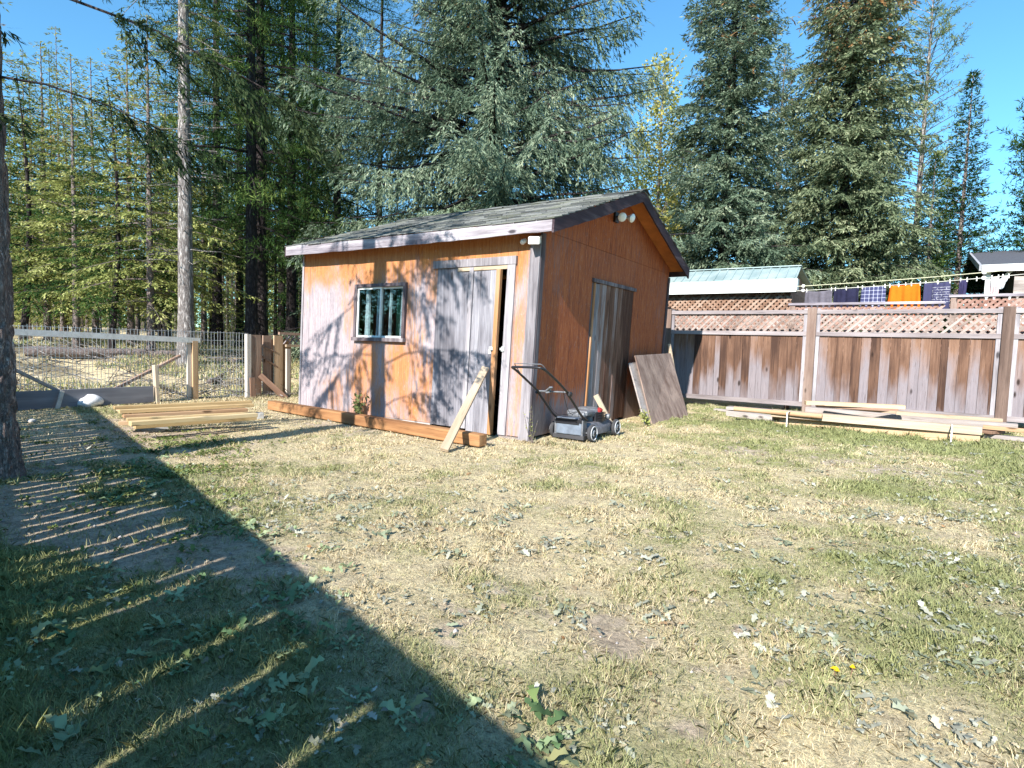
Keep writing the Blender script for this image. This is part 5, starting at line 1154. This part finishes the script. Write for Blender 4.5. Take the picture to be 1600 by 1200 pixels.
# fallen logs and brush beyond the wire fence
logs = [((40, 566), (205, 552), .13, 'pinkish fallen log lying longest behind the wire fence'), ((95, 560), (180, 540), .09, 'thin log crossing over the longest fallen log'), ((210, 556), (285, 566), .11, 'grey fallen log below the pale trunk'), ((320, 556), (382, 562), .08, 'bleached branch in the shade behind the gate'), ((150, 572), (250, 560), .07, 'slim fallen stem in front of the other logs'), ((325, 575), (380, 568), .05, 'dark branch lying in the shaded brush')]
for (p, q, r, lab) in logs:
    P_ = []
    for (px, py) in (p, q):
        g_ = G(px, py, .1); dd = min(math.hypot(g_[0] - CAM[0], g_[1] - CAM[1]), 17.5) if py < 575 else 14; X_, Y_ = AT(px, dd); P_.append(Vector((X_, Y_, hz(X_, Y_) + r * .8)))
    pts = [P_[0].lerp(P_[1], i / 8) + Vector((rf.uniform(-.04, .04), rf.uniform(-.04, .04), rf.uniform(-.02, .04))) for i in range(9)]
    tag(MB().tube(pts, [r * (1 - .04 * i) for i in range(9)], 10, .5).build('fallen_log', M['bark'], None, loc=P_[0], smooth=True), lab, 'log', 'fallen logs in the wood')
br = MB(); 
for k in range(900):
    px = rf.uniform(-20, 470); dd = rf.uniform(11.5, 24); X_, Y_ = AT(px, dd); z = hz(X_, Y_); a = rf.uniform(0, 6.28); l = rf.uniform(.2, 1.0)
    br.tube([(X_, Y_, z + rf.uniform(0, .1)), (X_ + math.cos(a) * l, Y_ + math.sin(a) * l, z + rf.uniform(.02, .35))], [.010, .003], 3, rf.random(), cap=False)
tag(br.build('brushwood', M['bark_pale'], None), 'tangled dead twigs and brushwood on the forest floor', 'brushwood', kind='stuff')

# --- small plant by the wall, weed stalks, dandelion flowers
def small_plant(name, x, y, h, n, label, mat, leaf=.045, spread=.12, seed=2):
    g = np.random.default_rng(seed); e = empty(name, (x, y, 0), label, 'plant'); W = MB(); Vs = []; 
    for k in range(n):
        a = g.uniform(0, 6.28); l = h * g.uniform(.6, 1.1); tip = Vector((x + math.cos(a) * spread * g.uniform(.2, 1), y - abs(math.sin(a)) * spread * g.uniform(.2, 1), l)); b = Vector((x + g.normal(0, .02), y, 0)); W.tube([b, b.lerp(tip, .5) + Vector((0, 0, .02)), tip], [.004, .003, .002], 4, .5)
        for q in range(14):
            s = g.uniform(.15, 1); p = np.array(b.lerp(tip, s)); d_ = unit(g.normal(0, 1, 3) + np.array([0, -.3, .2])); c_ = unit(np.cross(d_, g.normal(0, 1, 3))); L = leaf * g.uniform(.6, 1.3); Vs.append([p, p + d_ * L * .5 + c_ * L * .25, p + d_ * L, p + d_ * L * .5 - c_ * L * .25])
    W.build('stem', M['bark'], e); V = np.array(Vs).reshape(-1, 3); np_mesh('foliage', V, np.arange(len(V)).reshape(-1, 4), mat, e, attrs={'v': g.uniform(.2, .9, len(V) // 4)}); return e
small_plant('wall_plant', -2.78, -.10, .36, 9, 'small leafy plant growing against the shed wall below the window', M['olive_needles'], .06, .14)
small_plant('weed_stalk', .07, -.10, .42, 6, 'thin dry weed stalks at the shed corner by the mower', M['yellow_needles'], .02, .15, 5)
small_plant('grass_tuft', .58, 2.30, .26, 12, 'dry tuft growing between the side door and the plywood sheet', M['yellow_needles'], .05, .16, 6)
for k, (px, py, lab) in enumerate(((1303, 1046, 'yellow dandelion flower in the lawn in front'), (1330, 1044, 'smaller yellow dandelion flower beside the larger one'))):
    A = G(px, py, .03); e = empty('dandelion', (A[0], A[1], hz(A[0], A[1])), lab, 'flower'); z = hz(A[0], A[1])
    MB().tube([(A[0], A[1], z), (A[0] + .004, A[1], z + .035)], .0016, 5).build('stem', M['brown_board'], e)
    f_ = MB(); g = random.Random(k); rr_ = .016 if k == 0 else .009
    for q in range(46):
        a = g.uniform(0, 6.28); u = g.uniform(.2, 1); f_.bar((A[0] + .004, A[1], z + .035), (A[0] + .004 + math.cos(a) * rr_ * u, A[1] + math.sin(a) * rr_ * u, z + .035 + .012 * (1.2 - u)), .004, .001)
    f_.build('flower_head', plain('dandelion_yellow', (.85, .55, .01), .7), e)
